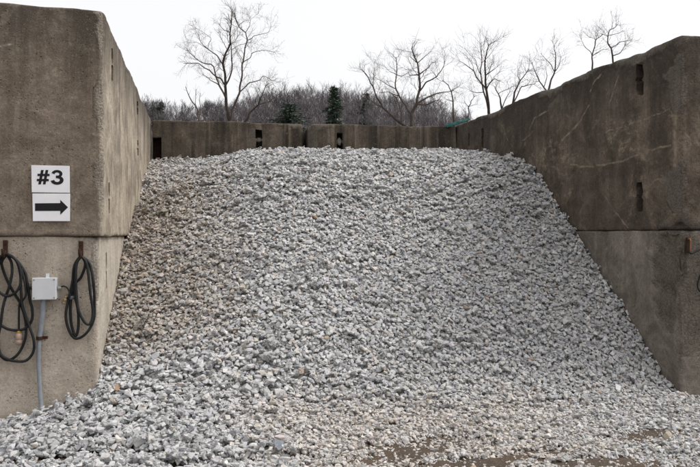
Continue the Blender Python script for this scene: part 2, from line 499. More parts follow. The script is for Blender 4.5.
# lumps caught in the pockets of the back wall
M_LUMP = simple('pale_lump', (.20, .18, .155), .95, 0, .2, 20, .6)
def rough_lump(name, c, s, mat, seed, sub=2):
    bm = bmesh.new(); bmesh.ops.create_icosphere(bm, subdivisions=sub, radius=1)
    for v in bm.verts:
        n = noise.noise(v.co * 1.3 + Vector((seed, 0, 0)))
        v.co = v.co * (1 + .5 * n)
        v.co = Vector((v.co.x * s[0], v.co.y * s[1], v.co.z * s[2]))
    me = bpy.data.meshes.new(name); bm.to_mesh(me); bm.free()
    return link(name, me, mat, loc=c)
c = on_line(339.6, 141, br0, br1)
tag(rough_lump('concrete_lump', (c.x, c.y + .07, c.z), (.05, .05, .07), M_LUMP, 2.), 'pale rubble lump wedged in the pocket of the dark right back block', 'rubble', 'rubble lumps in the back wall pockets')
c = on_line(259.2, 139.4, bl0, bl1)
tag(rough_lump('concrete_lump', (c.x, c.y + .08, c.z), (.06, .05, .04), M_LUMP, 5.), 'grey rubble lump wedged in the pocket of the streaked left back block', 'rubble', 'rubble lumps in the back wall pockets')

# ------------------------------------------------------------------ terrain
def ss(a, b, x):
    t = np.clip((x - a) / (b - a), 0, 1); return t * t * (3 - 2 * t)

def terrain(X, Y):
    X = np.asarray(X, float); Y = np.asarray(Y, float)
    r = np.where(Y < 14.5, 0, np.where(Y < 20, 3.0 * ss(14.5, 20, Y), 3.0 + (Y - 20) * .158))
    r = np.where(Y > 105, 3.0 + 85 * .158 + 2 * ss(105, 160, Y) - 3 * ss(180, 400, Y), r)
    fall = 1 - .85 * ss(.30, .62, X / np.maximum(Y, 1)) * ss(16, 30, Y)
    q = X / np.maximum(Y, 1)
    ridge = (5.5 + 4.0 * ss(-.02, .18, q)) * ss(104, 165, Y) * (1 - ss(.29, .41, q)) * (1 - .9 * ss(200, 500, Y))
    return r * fall + ridge

def hills_z(x, y): return float(terrain(x, y))

M_DIRT_k = NT('packed_dirt'); k = M_DIRT_k
v = k.coord(src='Object')
n1 = k.noise(v, 1.4, 6, .65, .5); n2 = k.noise(v, 16, 6, .72); n3 = k.noise(v, 90, 4, .7)
c = k.mix(k.ramp(n1, .38, .62), (.115, .078, .052), (.085, .064, .048))
c = k.mix(k.ramp(n2, .45, .68, 0, .7), c, (.075, .058, .045))
c = k.mix(k.ramp(n3, .5, .68, 0, .7), c, (.24, .205, .165))
k.color(c)
nb = k.bump(n3, .8, .012); nb = k.bump(n2, .8, .04, nb); k.normal(nb)
M_DIRT = k.m
k = NT('winter_hillside'); v = k.coord()
n1 = k.noise(v, .15, 6, .65); n2 = k.noise(v, 2.5, 6, .7)
c = k.mix(k.ramp(n1, .4, .6), (.095, .082, .076), (.075, .066, .06))
c = k.mix(k.ramp(n2, .4, .65, 0, .7), c, (.14, .115, .105))
k.color(c); k.normal(k.bump(n2, .8, .15)); M_HILL = k.m

def grid_mesh(name, xs, ys, fz, mat):
    X, Y = np.meshgrid(xs, ys, indexing='ij')
    Z = fz(X, Y)
    nx, ny = len(xs), len(ys)
    vs = np.stack([X, Y, Z], -1).reshape(-1, 3)
    idx = np.arange(nx * ny).reshape(nx, ny)
    f = np.stack([idx[:-1, :-1], idx[1:, :-1], idx[1:, 1:], idx[:-1, 1:]], -1).reshape(-1, 4)
    me = bpy.data.meshes.new(name)
    me.vertices.add(len(vs)); me.vertices.foreach_set('co', vs.ravel())
    me.loops.add(f.size); me.loops.foreach_set('vertex_index', f.ravel())
    me.polygons.add(len(f)); me.polygons.foreach_set('loop_start', np.arange(len(f)) * 4)
    me.polygons.foreach_set('use_smooth', np.ones(len(f), bool))
    me.update(calc_edges=True); me.validate()
    return link(name, me, mat)

def fract(X, Y, s, oct=4, seed=0):
    """cheap value-noise fbm, about -1..1"""
    out = np.zeros_like(X, float); amp = 1.; tot = 0
    for o in range(oct):
        rr = np.random.default_rng(seed * 31 + o).random((257, 257)) * 2 - 1
        x = (X / s) % 256; y = (Y / s) % 256
        i = np.floor(x).astype(int); j = np.floor(y).astype(int)
        fx = x - i; fy = y - j; fx = fx * fx * (3 - 2 * fx); fy = fy * fy * (3 - 2 * fy)
        i %= 256; j %= 256
        val = (rr[i, j] * (1 - fx) + rr[i + 1, j] * fx) * (1 - fy) + (rr[i, j + 1] * (1 - fx) + rr[i + 1, j + 1] * fx) * fy
        out += amp * val; tot += amp; amp *= .5; s = s / 2.03
    return out / tot * 1.6

g = grid_mesh('ground', np.concatenate([np.linspace(-4, -2.5, 10)[:-1], np.arange(-2.5, 6.4, .03), np.linspace(6.4, 8, 10)]),
              np.concatenate([np.linspace(-6, 3.4, 60)[:-1], np.arange(3.4, 7.0, .03), np.linspace(7.0, 14.4, 60)]),
              lambda X, Y: .018 * fract(X + 40, Y + 40, .5, 5, 3) + .006 * fract(X + 40, Y + 40, .06, 3, 9), M_DIRT)
tag(g, kind='structure')
def far_z(X, Y):
    z = terrain(X, Y) + (.35 * fract(X + 2000, Y + 2000, 9, 4, 5) + 1.1 * fract(X + 2000, Y + 2000, 14, 4, 6) * ss(120, 150, Y)) * ss(20, 40, Y)
    inner = (X > -3.9) & (X < 7.9) & (Y > -5.9) & (Y < 14.3)
    return np.where(inner, -.25, z - .045)
h = grid_mesh('hills', np.concatenate([np.linspace(-1200, -130, 20)[:-1], np.linspace(-130, -4.2, 60)[:-1], np.linspace(-4.2, 8.2, 14)[:-1], np.linspace(8.2, 140, 60)[:-1], np.linspace(140, 1200, 20)]),
              np.concatenate([np.linspace(-600, -6.2, 20)[:-1], np.linspace(-6.2, 14.6, 16)[:-1], np.linspace(14.6, 220, 110)[:-1], np.linspace(220, 2500, 30)]),
              far_z, M_HILL)
tag(h, kind='structure')

# ------------------------------------------------------------------ gravel
prof_L = np.array([(4.2, .0), (4.7, .02), (5.0, .035), (5.3, .07), (5.8, .16), (6.3, .29), (7.0, .68), (8.5, 1.56), (9.85, 2.14), (11, 2.52), (12.6, 2.92)])
prof_C = np.array([(3.9, .012), (4.4, .018), (4.9, .024), (5.4, .045), (5.9, .13), (6.3, .36), (7.0, .90), (8.0, 1.68), (9.0, 2.45), (9.5, 2.75), (10.0, 2.86), (10.6, 2.93), (12.4, 3.06)])
prof_R = np.array([(4.4, .004), (5.3, .008), (5.6, .02), (5.98, .10), (6.35, .42), (7.01, .99), (7.73, 1.60), (8.62, 2.39), (9.2, 2.70), (10.25, 2.95), (12, 3.08)])
GS = .015
gx = np.arange(-2.4, 6.3, GS); gy = np.arange(3.9, 12.6, GS)
GX, GY = np.meshgrid(gx, gy, indexing='ij')
def smooth1(y, p):
    w = .12
    return sum(np.interp(y + o * w, p[:, 0], p[:, 1]) for o in (-1, -.5, 0, .5, 1)) / 5
hl, hc, hr = smooth1(GY, prof_L), smooth1(GY, prof_C), smooth1(GY, prof_R)
tx = np.clip((GX - (-.8)) / 5.3, 0, 1)
wl = ss(.45, 0, tx) if False else 1 - ss(0, .42, tx)
wr = ss(.55, 1, tx)
T = hl * wl + hr * wr + hc * (1 - wl - wr)
T -= .05 * ss(8.6, 10, GY) + .02 * ss(6.5, 8, GY)
dl = ((GX + .6) * -.58 + (GY - 9.25) * .81); al = ((GX + .6) * .81 + (GY - 9.25) * .58)
T += (.17 * np.exp(-(dl / .28) ** 2) - .20 * np.exp(-((dl - .55) / .35) ** 2)) * ss(-.4, .2, al) * (1 - ss(1.2, 2.3, al))
T += .045 * fract(GX + 20, GY + 20, 1.1, 3, 11) * ss(.1, .5, T)
# mound spilling round the corner of the left wall, and the edges outside the walls
lf_ = 1 - ss(-.25, .95, (-.82 - GX)); T = np.where(GX < -.82, T * (lf_ * .9 + .02), T)
rf_ = 1 - ss(-.1, .3, (GX - 4.5)); T = np.where(GX > 4.5, T * rf_, T)
# thin spread on the yard with bare patches
def hole(px, py, rx, ry):
    u = (px - 350) / F; t = EYE * F / (py - 233.5)
    return (((GX - (SN + u * CS) * t) / rx) ** 2 + ((GY - (CS - u * SN) * t) / ry) ** 2)
nz = .7 * fract(GX + 60, GY + 60, .45, 4, 21) + .6 * fract(GX + 60, GY + 60, .13, 3, 22)
bare = np.full_like(T, 9.)
for px, py, rx, ry in ((430, 448, .42, .22), (390, 462, .3, .12), (470, 466, .5, .1), (655, 438, .52, .17), (690, 462, .5, .22), (600, 464, .3, .08), (250, 465, .75, .08), (60, 464, .75, .13), (540, 455, .25, .07), (330, 462, .2, .06)):
    bare = np.minimum(bare, hole(px, py, rx, ry))
bare = bare + .75 * nz
cover = ss(.8, 1.6, bare) * ss(4.0, 4.5, GY + .2 * nz)
low = 1 - ss(.05, .11, T)
T = T * (1 - low * (1 - cover))
in_L = (GX < np.where(T < 1.5, XL - .05, XL - .005)) & (GY > YFL - .01)
in_R = (GX > XR - .0) & (GY > YFR - .01)
yb = np.where(GX < 1.8, 12.5 - (GX + .78) * .08, 11.87 - (GX - 1.87) * .0725)
blocked = in_L | in_R | (GY > yb)
T = np.where(blocked, -1, T)

def Tz(x, y):
    i = min(max(int((x - gx[0]) / GS), 0), len(gx) - 1); j = min(max(int((y - gy[0]) / GS), 0), len(gy) - 1)
    return float(H[i, j])

# -- crushed stone shapes: polyhedra cut by random planes
def stone_shape(seed, bev):
    rs = random.Random(seed)
    bm = bmesh.new(); bmesh.ops.create_cube(bm, size=2.0)
    el = rs.uniform(.55, .88); fl = rs.uniform(.30, .54)
    for _ in range(rs.randint(6, 10)):
        d = Vector((rs.gauss(0, 1), rs.gauss(0, 1), rs.gauss(0, 1))).normalized()
        off = rs.uniform(.52, .98)
        res = bmesh.ops.bisect_plane(bm, geom=bm.verts[:] + bm.edges[:] + bm.faces[:], plane_co=d * off, plane_no=d, clear_outer=True)
        ed = [e for e in res['geom_cut'] if isinstance(e, bmesh.types.BMEdge)]
        if ed: bmesh.ops.contextual_create(bm, geom=ed)
    sh = rs.uniform(-.35, .35)
    for v in bm.verts:
        v.co = Vector((v.co.x + sh * v.co.y, v.co.y * el, v.co.z * fl))
    if bev:
        bmesh.ops.bevel(bm, geom=list(bm.edges), offset=.075, segments=1, affect='EDGES')
    bmesh.ops.recalc_face_normals(bm, faces=bm.faces)
    bmesh.ops.triangulate(bm, faces=bm.faces)
    bm.verts.index_update()
    V = np.array([v.co[:] for v in bm.verts]); Fc = np.array([[v.index for v in f.verts] for f in bm.faces])
    bm.free()
    V -= V.mean(0); V /= np.abs(V[:, 0]).max()
    sem = np.array([1.0, np.abs(V[:, 1]).max() * .92, np.abs(V[:, 2]).max() * .92])
    return V, Fc, sem
NSH = 40
SH_LO = [stone_shape(100 + i, False) for i in range(NSH)]
SH_HI = [stone_shape(100 + i, True) for i in range(NSH)]

H = np.where(T > .006, np.maximum(T - .044, -.022), -.004)
H = np.where(blocked, 5.0, H)
Hbase = H.copy()
Nx_, Ny_ = np.gradient(np.where(T < -.5, 0, T), GS)
Nx_ = np.where(blocked, 0, np.clip(Nx_, -1.2, 1.2)); Ny_ = np.where(blocked, 0, np.clip(Ny_, -1.2, 1.2))
valid = np.argwhere((T > .006) & (~blocked))
pos, rot, siz, shp = [], [], [], []

def rnd_rot(nrm, tilt):
    ax = Vector((random.gauss(0, 1), random.gauss(0, 1), random.gauss(0, 1))).normalized()
    q = Vector((0, 0, 1)).rotation_difference(nrm)
    q = Quaternion(ax, random.gauss(0, tilt)) @ q @ Quaternion((0, 0, 1), random.uniform(0, 6.283))
    return np.array(q.to_matrix())

def drop(i, j, a, tilt=.45, quant=.82, sink=0.):
    k = random.randrange(NSH)
    n = Vector((-Nx_[i, j], -Ny_[i, j], 1)).normalized()
    Rm = rnd_rot(n, tilt if random.random() > .09 else 1.5)
    sem = SH_LO[k][2] * a
    A = Rm @ np.diag(1 / sem ** 2) @ Rm.T
    w = int(a / GS) + 1
    i0, i1, j0, j1 = max(i - w, 0), min(i + w + 1, len(gx)), max(j - w, 0), min(j + w + 1, len(gy))
    dx = (np.arange(i0, i1) - i)[:, None] * GS; dy = (np.arange(j0, j1) - j)[None, :] * GS
    bq = (A[0, 2] * dx + A[1, 2] * dy) / A[2, 2]
    cq = (A[0, 0] * dx * dx + 2 * A[0, 1] * dx * dy + A[1, 1] * dy * dy - 1) / A[2, 2]
    disc = bq * bq - cq
    m = disc > 0
    if not m.any(): return None
    s = np.sqrt(np.where(m, disc, 0))
    loww = -bq - s; up = -bq + s
    patch = H[i0:i1, j0:j1]
    g_ = (patch - loww)[m]
    if (patch[m] > 4).sum() > .30 * m.sum(): return None
    g_ = g_[g_ < 4.2]
    kth = min(len(g_) - 1, int(len(g_) * quant))
    zc = float(np.partition(g_, kth)[kth]) - sink
    top = zc + up
    H[i0:i1, j0:j1] = np.where(m & (patch < 4), np.maximum(patch, top), patch)
    pos.append((gx[i] + random.uniform(-.5, .5) * GS, gy[j] + random.uniform(-.5, .5) * GS, zc)); rot.append(Rm); siz.append(a); shp.append(k)
    return zc

def size_at():
    a = math.exp(random.gauss(math.log(.0205), .24))
    return min(max(a, .012), .046)

nv = len(valid); it = 0; recent = []
rp = rng.integers(0, nv, size=(190000, 6))
while it < 185000:
    c6 = valid[rp[it]]
    it += 1
    df = T[c6[:, 0], c6[:, 1]] - H[c6[:, 0], c6[:, 1]]
    b = int(df.argmax())
    recent.append(df[b])
    if len(recent) >= 600:
        if sum(recent) / len(recent) < .004: break
        recent = []
    if df[b] < -.012: continue
    i, j = c6[b]
    a = size_at()
    y_, x_ = gy[j], gx[i]
    if y_ < 6.5 and x_ < .7: a *= 1.25
    elif y_ > 8.5: a *= 1.08
    elif y_ < 5.7: a *= .84
    drop(i, j, a, .36)
# loose stones and small chips lying on the yard and on the toe
ly = np.argwhere((~blocked) & (GY < 6.3) & (GY > 3.95))
for n_ in range(5200):
    i, j = ly[random.randrange(len(ly))]
    cv = cover[i, j]
    if random.random() > .32 + .35 * cv: continue
    a = size_at() * random.uniform(.6, 1.0)
    drop(i, j, a * .85, .35, .7, a * .15)
for n_ in range(22000):
    i, j = ly[random.randrange(len(ly))]
    cv = cover[i, j]
    if random.random() > .45 + .3 * cv: continue
    drop(i, j, random.uniform(.005, .015), .6, .6, .003)
hol = np.argwhere((~blocked) & (GY < 6.0) & (GY > 4.2) & (cover < .75))
for n_ in range(13000):
    i, j = hol[random.randrange(len(hol))]
    drop(i, j, random.uniform(.004, .014) if random.random() < .86 else size_at() * .8, .5, .6, .004)
pos = np.array(pos); rot = np.array(rot); siz = np.array(siz); shp = np.array(shp)
NST = len(pos)
print('stones', NST, 'iterations', it)

# colours: pale grey limestone with blue-grey, cream, tan and rusty pieces; dusty tan towards the left wall and the yard
PAL = np.array([(.50, .50, .51), (.41, .42, .44), (.60, .60, .60), (.33, .345, .37), (.56, .53, .49), (.43, .385, .33), (.24, .245, .255), (.36, .24, .15)])
x, y, z = pos[:, 0], pos[:, 1], pos[:, 2]
pr = np.tile(np.array([.27, .25, .19, .10, .12, .04, .025, .006]), (NST, 1))
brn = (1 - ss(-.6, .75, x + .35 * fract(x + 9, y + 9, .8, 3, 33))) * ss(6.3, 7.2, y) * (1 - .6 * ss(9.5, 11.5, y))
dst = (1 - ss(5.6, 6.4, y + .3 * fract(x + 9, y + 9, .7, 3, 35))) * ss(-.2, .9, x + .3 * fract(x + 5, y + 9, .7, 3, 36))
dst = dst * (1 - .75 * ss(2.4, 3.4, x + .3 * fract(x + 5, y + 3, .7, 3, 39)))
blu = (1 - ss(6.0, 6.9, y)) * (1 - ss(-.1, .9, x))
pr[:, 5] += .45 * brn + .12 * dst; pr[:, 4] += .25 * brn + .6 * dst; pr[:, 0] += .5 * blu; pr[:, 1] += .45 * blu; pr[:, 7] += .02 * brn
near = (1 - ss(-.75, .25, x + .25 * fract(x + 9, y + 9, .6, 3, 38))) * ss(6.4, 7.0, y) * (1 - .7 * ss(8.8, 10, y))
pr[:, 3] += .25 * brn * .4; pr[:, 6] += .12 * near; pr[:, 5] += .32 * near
pr /= pr.sum(1, keepdims=True)
ch = (rng.random(NST)[:, None] > np.cumsum(pr, 1)).sum(1).clip(0, 7)
colr = (PAL[ch] * .72 + .28 * np.array((.48, .47, .455))) * np.exp(rng.normal(0, .10, NST))[:, None] * (1 + rng.normal(0, .012, (NST, 3)))
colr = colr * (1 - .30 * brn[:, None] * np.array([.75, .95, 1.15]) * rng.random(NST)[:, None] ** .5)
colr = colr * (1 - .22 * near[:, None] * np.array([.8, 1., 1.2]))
colr = colr * (1 + dst[:, None] * np.array([.035, -.005, -.04]))
colr = np.clip(colr * np.array([.925, .922, .924]), .04, .64)

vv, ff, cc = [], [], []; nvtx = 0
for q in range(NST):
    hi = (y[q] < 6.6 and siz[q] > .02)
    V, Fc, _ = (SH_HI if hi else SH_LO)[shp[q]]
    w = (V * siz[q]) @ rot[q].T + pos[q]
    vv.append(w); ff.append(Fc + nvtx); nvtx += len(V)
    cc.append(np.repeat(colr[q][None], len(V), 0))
# core of the heap under the top stones
st = 3
bi = np.arange(0, len(gx), st); bj = np.arange(0, len(gy), st)
BX, BY = GX[np.ix_(bi, bj)], GY[np.ix_(bi, bj)]
BZ = np.where(blocked, np.where(T < -.5, -.5, T), Hbase)
Tfill = np.maximum(Hbase, 0); Tfill = np.where(Hbase > 4, np.nan, Tfill)
BZ = Tfill[np.ix_(bi, bj)] - .004
ok = ~np.isnan(BZ)
idx = np.arange(BX.size).reshape(BX.shape)
qd = ok[:-1, :-1] & ok[1:, :-1] & ok[1:, 1:] & ok[:-1, 1:]
qz = np.nan_to_num(BZ)
deep = (qz[:-1, :-1] > .03) & qd
fa = np.stack([idx[:-1, :-1], idx[1:, :-1], idx[1:, 1:]], -1)[deep]; fb = np.stack([idx[:-1, :-1], idx[1:, 1:], idx[:-1, 1:]], -1)[deep]
core = np.stack([BX, BY, qz], -1).reshape(-1, 3)
vv.append(core); ff.append(np.concatenate([fa, fb]) + nvtx); cc.append(np.tile((.30, .285, .265), (len(core), 1)))
V = np.concatenate(vv); Fa = np.concatenate(ff); Cc = np.concatenate(cc)
me = bpy.data.meshes.new('gravel')
me.vertices.add(len(V)); me.vertices.foreach_set('co', V.astype(np.float32).ravel())
me.loops.add(Fa.size); me.loops.foreach_set('vertex_index', Fa.astype(np.int32).ravel())
me.polygons.add(len(Fa)); me.polygons.foreach_set('loop_start', (np.arange(len(Fa)) * 3).astype(np.int32))
me.polygons.foreach_set('use_smooth', np.zeros(len(Fa), bool))
me.update(calc_edges=True)
at = me.color_attributes.new('tint', 'FLOAT_COLOR', 'POINT')
at.data.foreach_set('color', np.concatenate([Cc, np.ones((len(Cc), 1))], 1).astype(np.float32).ravel())
print('gravel tris', len(Fa))

k = NT('crushed_stone')
v = k.coord()
base = k.attr('tint', 'Color')
n1 = k.noise(v, 38, 5, .7); n2 = k.noise(v, 150, 4, .7)
c = k.mix(k.ramp(n1, .4, .68, 0, .45), base, k.mix(.6, base, (.62, .60, .57)))
c = k.mix(k.ramp(n1, .44, .28, 0, .45), c, k.mix(.55, base, (.17, .165, .16)))
k.color(c)
nb = k.bump(n1, .5, .012); nb = k.bump(n2, .5, .004, nb); k.normal(nb)
k.b.inputs['Roughness'].default_value = .85
M_STONE = k.m
gv = link('gravel', me, M_STONE)
tag(gv, 'big heap of crushed pale grey limestone filling the concrete bay', 'gravel', kind='stuff')

# ------------------------------------------------------------------ a few odd stones that stand out
def odd_stone(px, py, plane_y, a, mat, label, seed):
    # find the surface along the sight line
    u = (px - 350) / F; t = 4.5
    while t < 12.5:
        p = P(px, py, t)
        if p.z <= Tz(p.x, p.y) + a * .25: break
        t += .01
    V, Fc, _ = stone_shape(seed, True)
    n = Vector((0, -.5, .85)).normalized()
    Rm = rnd_rot(n, .25)
    me = bpy.data.meshes.new('loose_stone')
    me.from_pydata([tuple(q) for q in (V * a) @ Rm.T], [], [tuple(int(i) for i in f) for f in Fc])
    o = link('loose_stone', me, mat, loc=p)
    tag(o, label, 'stone', 'odd coloured stones on the gravel')
M_ORG = simple('rust_orange_stone', (.33, .21, .13), .9, 0, .2, 40, .6, (.30, .23, .17))
M_TAN = simple('tan_stone', (.37, .32, .26), .9, 0, .15, 40, .6)
M_BLU = simple('blue_grey_stone', (.22, .235, .26), .85, 0, .15, 40, .6)
odd_stone(117, 388, 0, .045, M_ORG, 'rusty orange stone on the gravel just right of the left wall corner', 901)
odd_stone(315, 217, 0, .04, M_ORG, 'orange stone alone in the middle of the grey gravel slope', 902)
odd_stone(113, 401, 0, .05, M_TAN, 'tan stone below the orange one by the left wall corner', 903)
odd_stone(668, 437, 0, .055, M_TAN, 'flat tan stone lying on bare dirt below the right wall corner', 904)
odd_stone(278, 446, 0, .05, M_BLU, 'blue grey slab of stone low in front of the heap', 905)

# ------------------------------------------------------------------ signs
M_SIGN = simple('white_sign_plastic', (.84, .84, .86), .45, 0, .04, 6, .05)
M_BLACK = simple('black_lettering', (.012, .012, .013), .5, 0, .1, 10, .05)
YS = YFL - .012
def sign(quad, label):
    ps = [onY(x, y, YS) for x, y in quad]
    c = sum(ps, Vector()) / 4
    base = Vector((c.x, YS, min(p.z for p in ps)))
    e = empty('sign', base, label, 'sign')
    bm = bmesh.new()
    fr = [bm.verts.new(p - base + Vector((0, -.004, 0))) for p in ps]; bk = [bm.verts.new(p - base + Vector((0, .004, 0))) for p in ps]
    bm.faces.new(fr); bm.faces.new(bk[::-1])
    for i in range(4): bm.faces.new((fr[i], bk[i], bk[(i + 1) % 4], fr[(i + 1) % 4]))
    bmesh.ops.recalc_face_normals(bm, faces=bm.faces)
    bmesh.ops.bevel(bm, geom=list(bm.edges), offset=.0015, segments=1, affect='EDGES')
    me = bpy.data.meshes.new('panel'); bm.to_mesh(me); bm.free()
    link('panel', me, M_SIGN, e)
    return e, base
def flat_poly(polys, base, name, e):
    """thin raised shapes on the sign face, given in photo pixels"""
    bm = bmesh.new()
    for poly in polys:
        ps = [onY(x, y, YS - .0045) - base for x, y in poly]
        a = [bm.verts.new(p + Vector((0, -.0008, 0))) for p in ps]; b = [bm.verts.new(p) for p in ps]
        bm.faces.new(a); bm.faces.new(b[::-1])
        n = len(a)
        for i in range(n): bm.faces.new((a[i], b[i], b[(i + 1) % n], a[(i + 1) % n]))
    bmesh.ops.recalc_face_normals(bm, faces=bm.faces)
    bmesh.ops.triangulate(bm, faces=[f for f in bm.faces if len(f.verts) > 4])
    me = bpy.data.meshes.new(name); bm.to_mesh(me); bm.free()
    return link(name, me, M_BLACK, e)

s1, b1 = sign([(31.3, 165.2), (69.6, 166.0), (69.8, 192.9), (31.8, 192.4)], 'white sign with the bold black number #3 on the left wall')
# '#' : two slanted uprights, two bars
def bar(a, b, w, hor):
    (x0, y0), (x1, y1) = a, b
    if hor: return [(x0, y0 - w / 2), (x1, y1 - w / 2), (x1, y1 + w / 2), (x0, y0 + w / 2)]
    return [(x0 - w / 2, y0), (x0 + w / 2, y0), (x1 + w / 2, y1), (x1 - w / 2, y1)]
hashp = [bar((42.4, 170.0), (39.6, 184.4), 2.7, False), bar((47.0, 170.0), (44.2, 184.4), 2.7, False)]
flat_poly(hashp, b1, 'lettering', s1)
hb = [bar((37.6, 174.9), (49.6, 175.0), 2.3, True), bar((36.9, 180.0), (48.8, 180.1), 2.3, True)]
def flat_poly2(polys, base, name, e, dy):
    o = flat_poly(polys, base, name, e)
    for v_ in o.data.vertices: v_.co.y -= dy
    return o
flat_poly2(hb, b1, 'lettering', s1, .0012)
# '3' : outer and inner outlines of a wide heavy numeral
def arc(cx, cy, rx, ry, a0, a1, n=10):
    return [(cx + rx * math.cos(R(a0 + (a1 - a0) * i / n)), cy - ry * math.sin(R(a0 + (a1 - a0) * i / n))) for i in range(n + 1)]
three = (arc(57.0, 173.9, 5.5, 3.95, 168, -52, 14) + arc(57.1, 180.15, 6.5, 4.65, 50, -172, 16)
         + [(54.4, 179.9)] + arc(57.1, 180.0, 2.75, 2.0, 195, 395, 12)[0:] + [(57.6, 178.3), (55.9, 178.2), (55.9, 175.6), (57.4, 175.6)]
         + arc(57.0, 174.2, 2.4, 1.75, -45, 170, 10) + [(54.5, 174.3)])
flat_poly([three], b1, 'lettering', s1)

s2, b2 = sign([(32.4, 193.5), (70.1, 193.6), (69.9, 221.2), (32.9, 221.2)], 'white sign with a thick black arrow pointing right on the left wall')
flat_poly([[(35.0, 203.3), (60.3, 203.1), (60.3, 199.8), (68.0, 207.3), (60.3, 214.8), (60.3, 210.9), (35.1, 211.0)]], b2, 'arrow', s2)

# ------------------------------------------------------------------ electrical fittings on the left lower block
YW = YFL + .028
M_BOX = simple('grey_white_enclosure', (.60, .61, .63), .4, 0, .04, 8, .05)
M_CND = simple('grey_conduit', (.25, .275, .30), .5, 0, .12, 15, .15)
M_CAB = simple('black_rubber_cable', (.017, .018, .019), .55, 0, .2, 30, .15)
M_ZINC = simple('zinc_fitting', (.42, .42, .42), .4, .7, .2, 40, .2)
M_PLUG = simple('tan_plug', (.42, .31, .24), .55, 0, .1, 30, .1)
M_YEL = simple('yellow_plug_cap', (.50, .30, .08), .55, 0, .1, 30, .1)
M_BRASS = simple('worn_brass', (.40, .30, .16), .45, .5, .2, 40, .2)

def W(px, py, d=0.): # point in front of the lower wall
    return onY(px, py, YW - d)

pa, pb = W(33.2, 277.6, .06), W(57.3, 299, .06)
cx, w_, h_ = (pa.x + pb.x) / 2, pb.x - pa.x, pa.z - pb.z
bz = pb.z
jb = empty('junction_box', (cx, YW, bz), 'small light grey electrical box on the lower left wall between the two cables', 'electrical box')
jo = Vector((cx, YW, bz))
mb = MB(); mb.box((cx, YW - .042, bz + h_ / 2), (w_ * .96, .09, h_ * .96))
link('enclosure', bevelled(mb, 'enclosure', jo, .006), M_BOX, jb)
mb = MB(); mb.box((cx, YW - .098, bz + h_ / 2), (w_, .022, h_))
lid = link('lid', bevelled(mb, 'lid', jo, .006, 3), M_BOX, jb)
mb = MB()
for sx in (-1, 1):
    for sz in (-1, 1):
        q = Vector((cx + sx * (w_ / 2 - .016), YW - .108, bz + h_ / 2 + sz * (h_ / 2 - .016)))
        mb = MB(); mb.tube([q, q + Vector((0, -.004, 0))], .0065, 10)
        link('screw', mb.mesh('screw', jo), M_ZINC, lid)
q = W(47.4, 275.5, .02)
mb = MB(); mb.box((q.x, YW - .012, bz + h_ + .012), (.028, .012, .036)); 
link('mounting_tab', bevelled(mb, 'mounting_tab', jo, .003), M_BOX, jb)
mb = MB(); q = Vector((cx + w_ / 2, YW - .045, W(57, 287.5).z))
mb.tube([q, q + Vector((.012, 0, 0)), q + Vector((.012, 0, 0)), q + Vector((.03, 0, 0))], [.02, .02, .014, .012], 10)
link('cable_gland', mb.mesh('cable_gland', jo), M_ZINC, jb)
mb = MB(); q = Vector((cx - w_ / 2, YW - .045, W(33, 287.5).z))
mb.tube([q, q - Vector((.012, 0, 0)), q - Vector((.012, 0, 0)), q - Vector((.03, 0, 0))], [.02, .02, .014, .012], 10)
link('cable_gland', mb.mesh('cable_gland', jo), M_CAB, jb)

# conduit
c0 = W(41.5, 418, .05)
ce = empty('conduit', c0, 'grey electrical conduit running from the box down into the gravel', 'conduit')
pth = smooth_path([W(43.6, 298.6, .05), W(42.6, 312, .045), W(41.0, 326, .035), W(39.6, 338, .03), W(38.8, 352, .03), W(39.0, 372, .035), W(40.3, 395, .045), W(42.5, 420, .07)], 8)
mb = MB(); mb.tube(pth[:26], .021, 14)
link('pipe', mb.mesh('pipe', c0, True), M_CND, ce)
mb = MB(); mb.tube(pth[25:], .0175, 14)
link('pipe', mb.mesh('pipe', c0, True), M_CND, ce)
q = pth[24]
mb = MB()
mb.tube([q + Vector((0, 0, .014)), q + Vector((0, 0, -.014))], .027, 14)
mb.box((q.x + .035, YW - .012, q.z), (.05, .006, .024))
link('strap', mb.mesh('strap', c0), M_RUST, ce)
q = W(46.3, 331.5, .0)
mb = MB(); mb.tube([q + Vector((0, .02, 0)), q + Vector((0, -.02, 0))], .013, 6)
mb.tube([q + Vector((0, -.02, 0)), q + Vector((0, -.035, 0))], .007, 8)
link('bolt', mb.mesh('bolt', c0), M_ZINC, ce)

# hooks
def hook(px, py0, py1, label, y=YW, fn=None):
    p0 = onY(px, py0, y); p1 = onY(px + .4, py1, y)
    e = empty('wall_hook', Vector((p1.x, y, p1.z)), label, 'hook')
    o_ = Vector((p1.x, y, p1.z))
    mb = MB()
    mb.box(((p0.x + p1.x) / 2, y - .012, (p0.z * .55 + p1.z * .45)), (.036, .016, (p0.z - p1.z) * .95))
    link('plate', bevelled(mb, 'plate', o_, .004), M_RUST, e)
    mb = MB()
    a_ = Vector((p1.x, y - .02, p1.z + .05))
    mb.tube(smooth_path([a_, a_ + Vector((0, -.02, -.035)), a_ + Vector((0, -.055, -.045)), a_ + Vector((0, -.085, -.015)), a_ + Vector((0, -.088, .02))], 6), .010, 10)
    link('prong', mb.mesh('prong', o_, True), M_RUST, e)
    mb = MB(); q_ = Vector(((p0.x + p1.x) / 2, y - .02, p0.z - .025)); mb.tube([q_, q_ + Vector((0, -.012, 0))], .011, 6)
    link('bolt', mb.mesh('bolt', o_), M_RUST, e)
    return a_
hook(5.6, 240.5, 257, 'rusty steel hook at the left edge holding the larger black cable')
hook(81.0, 241.5, 257, 'rusty steel hook right of the grey box holding the smaller black cable')

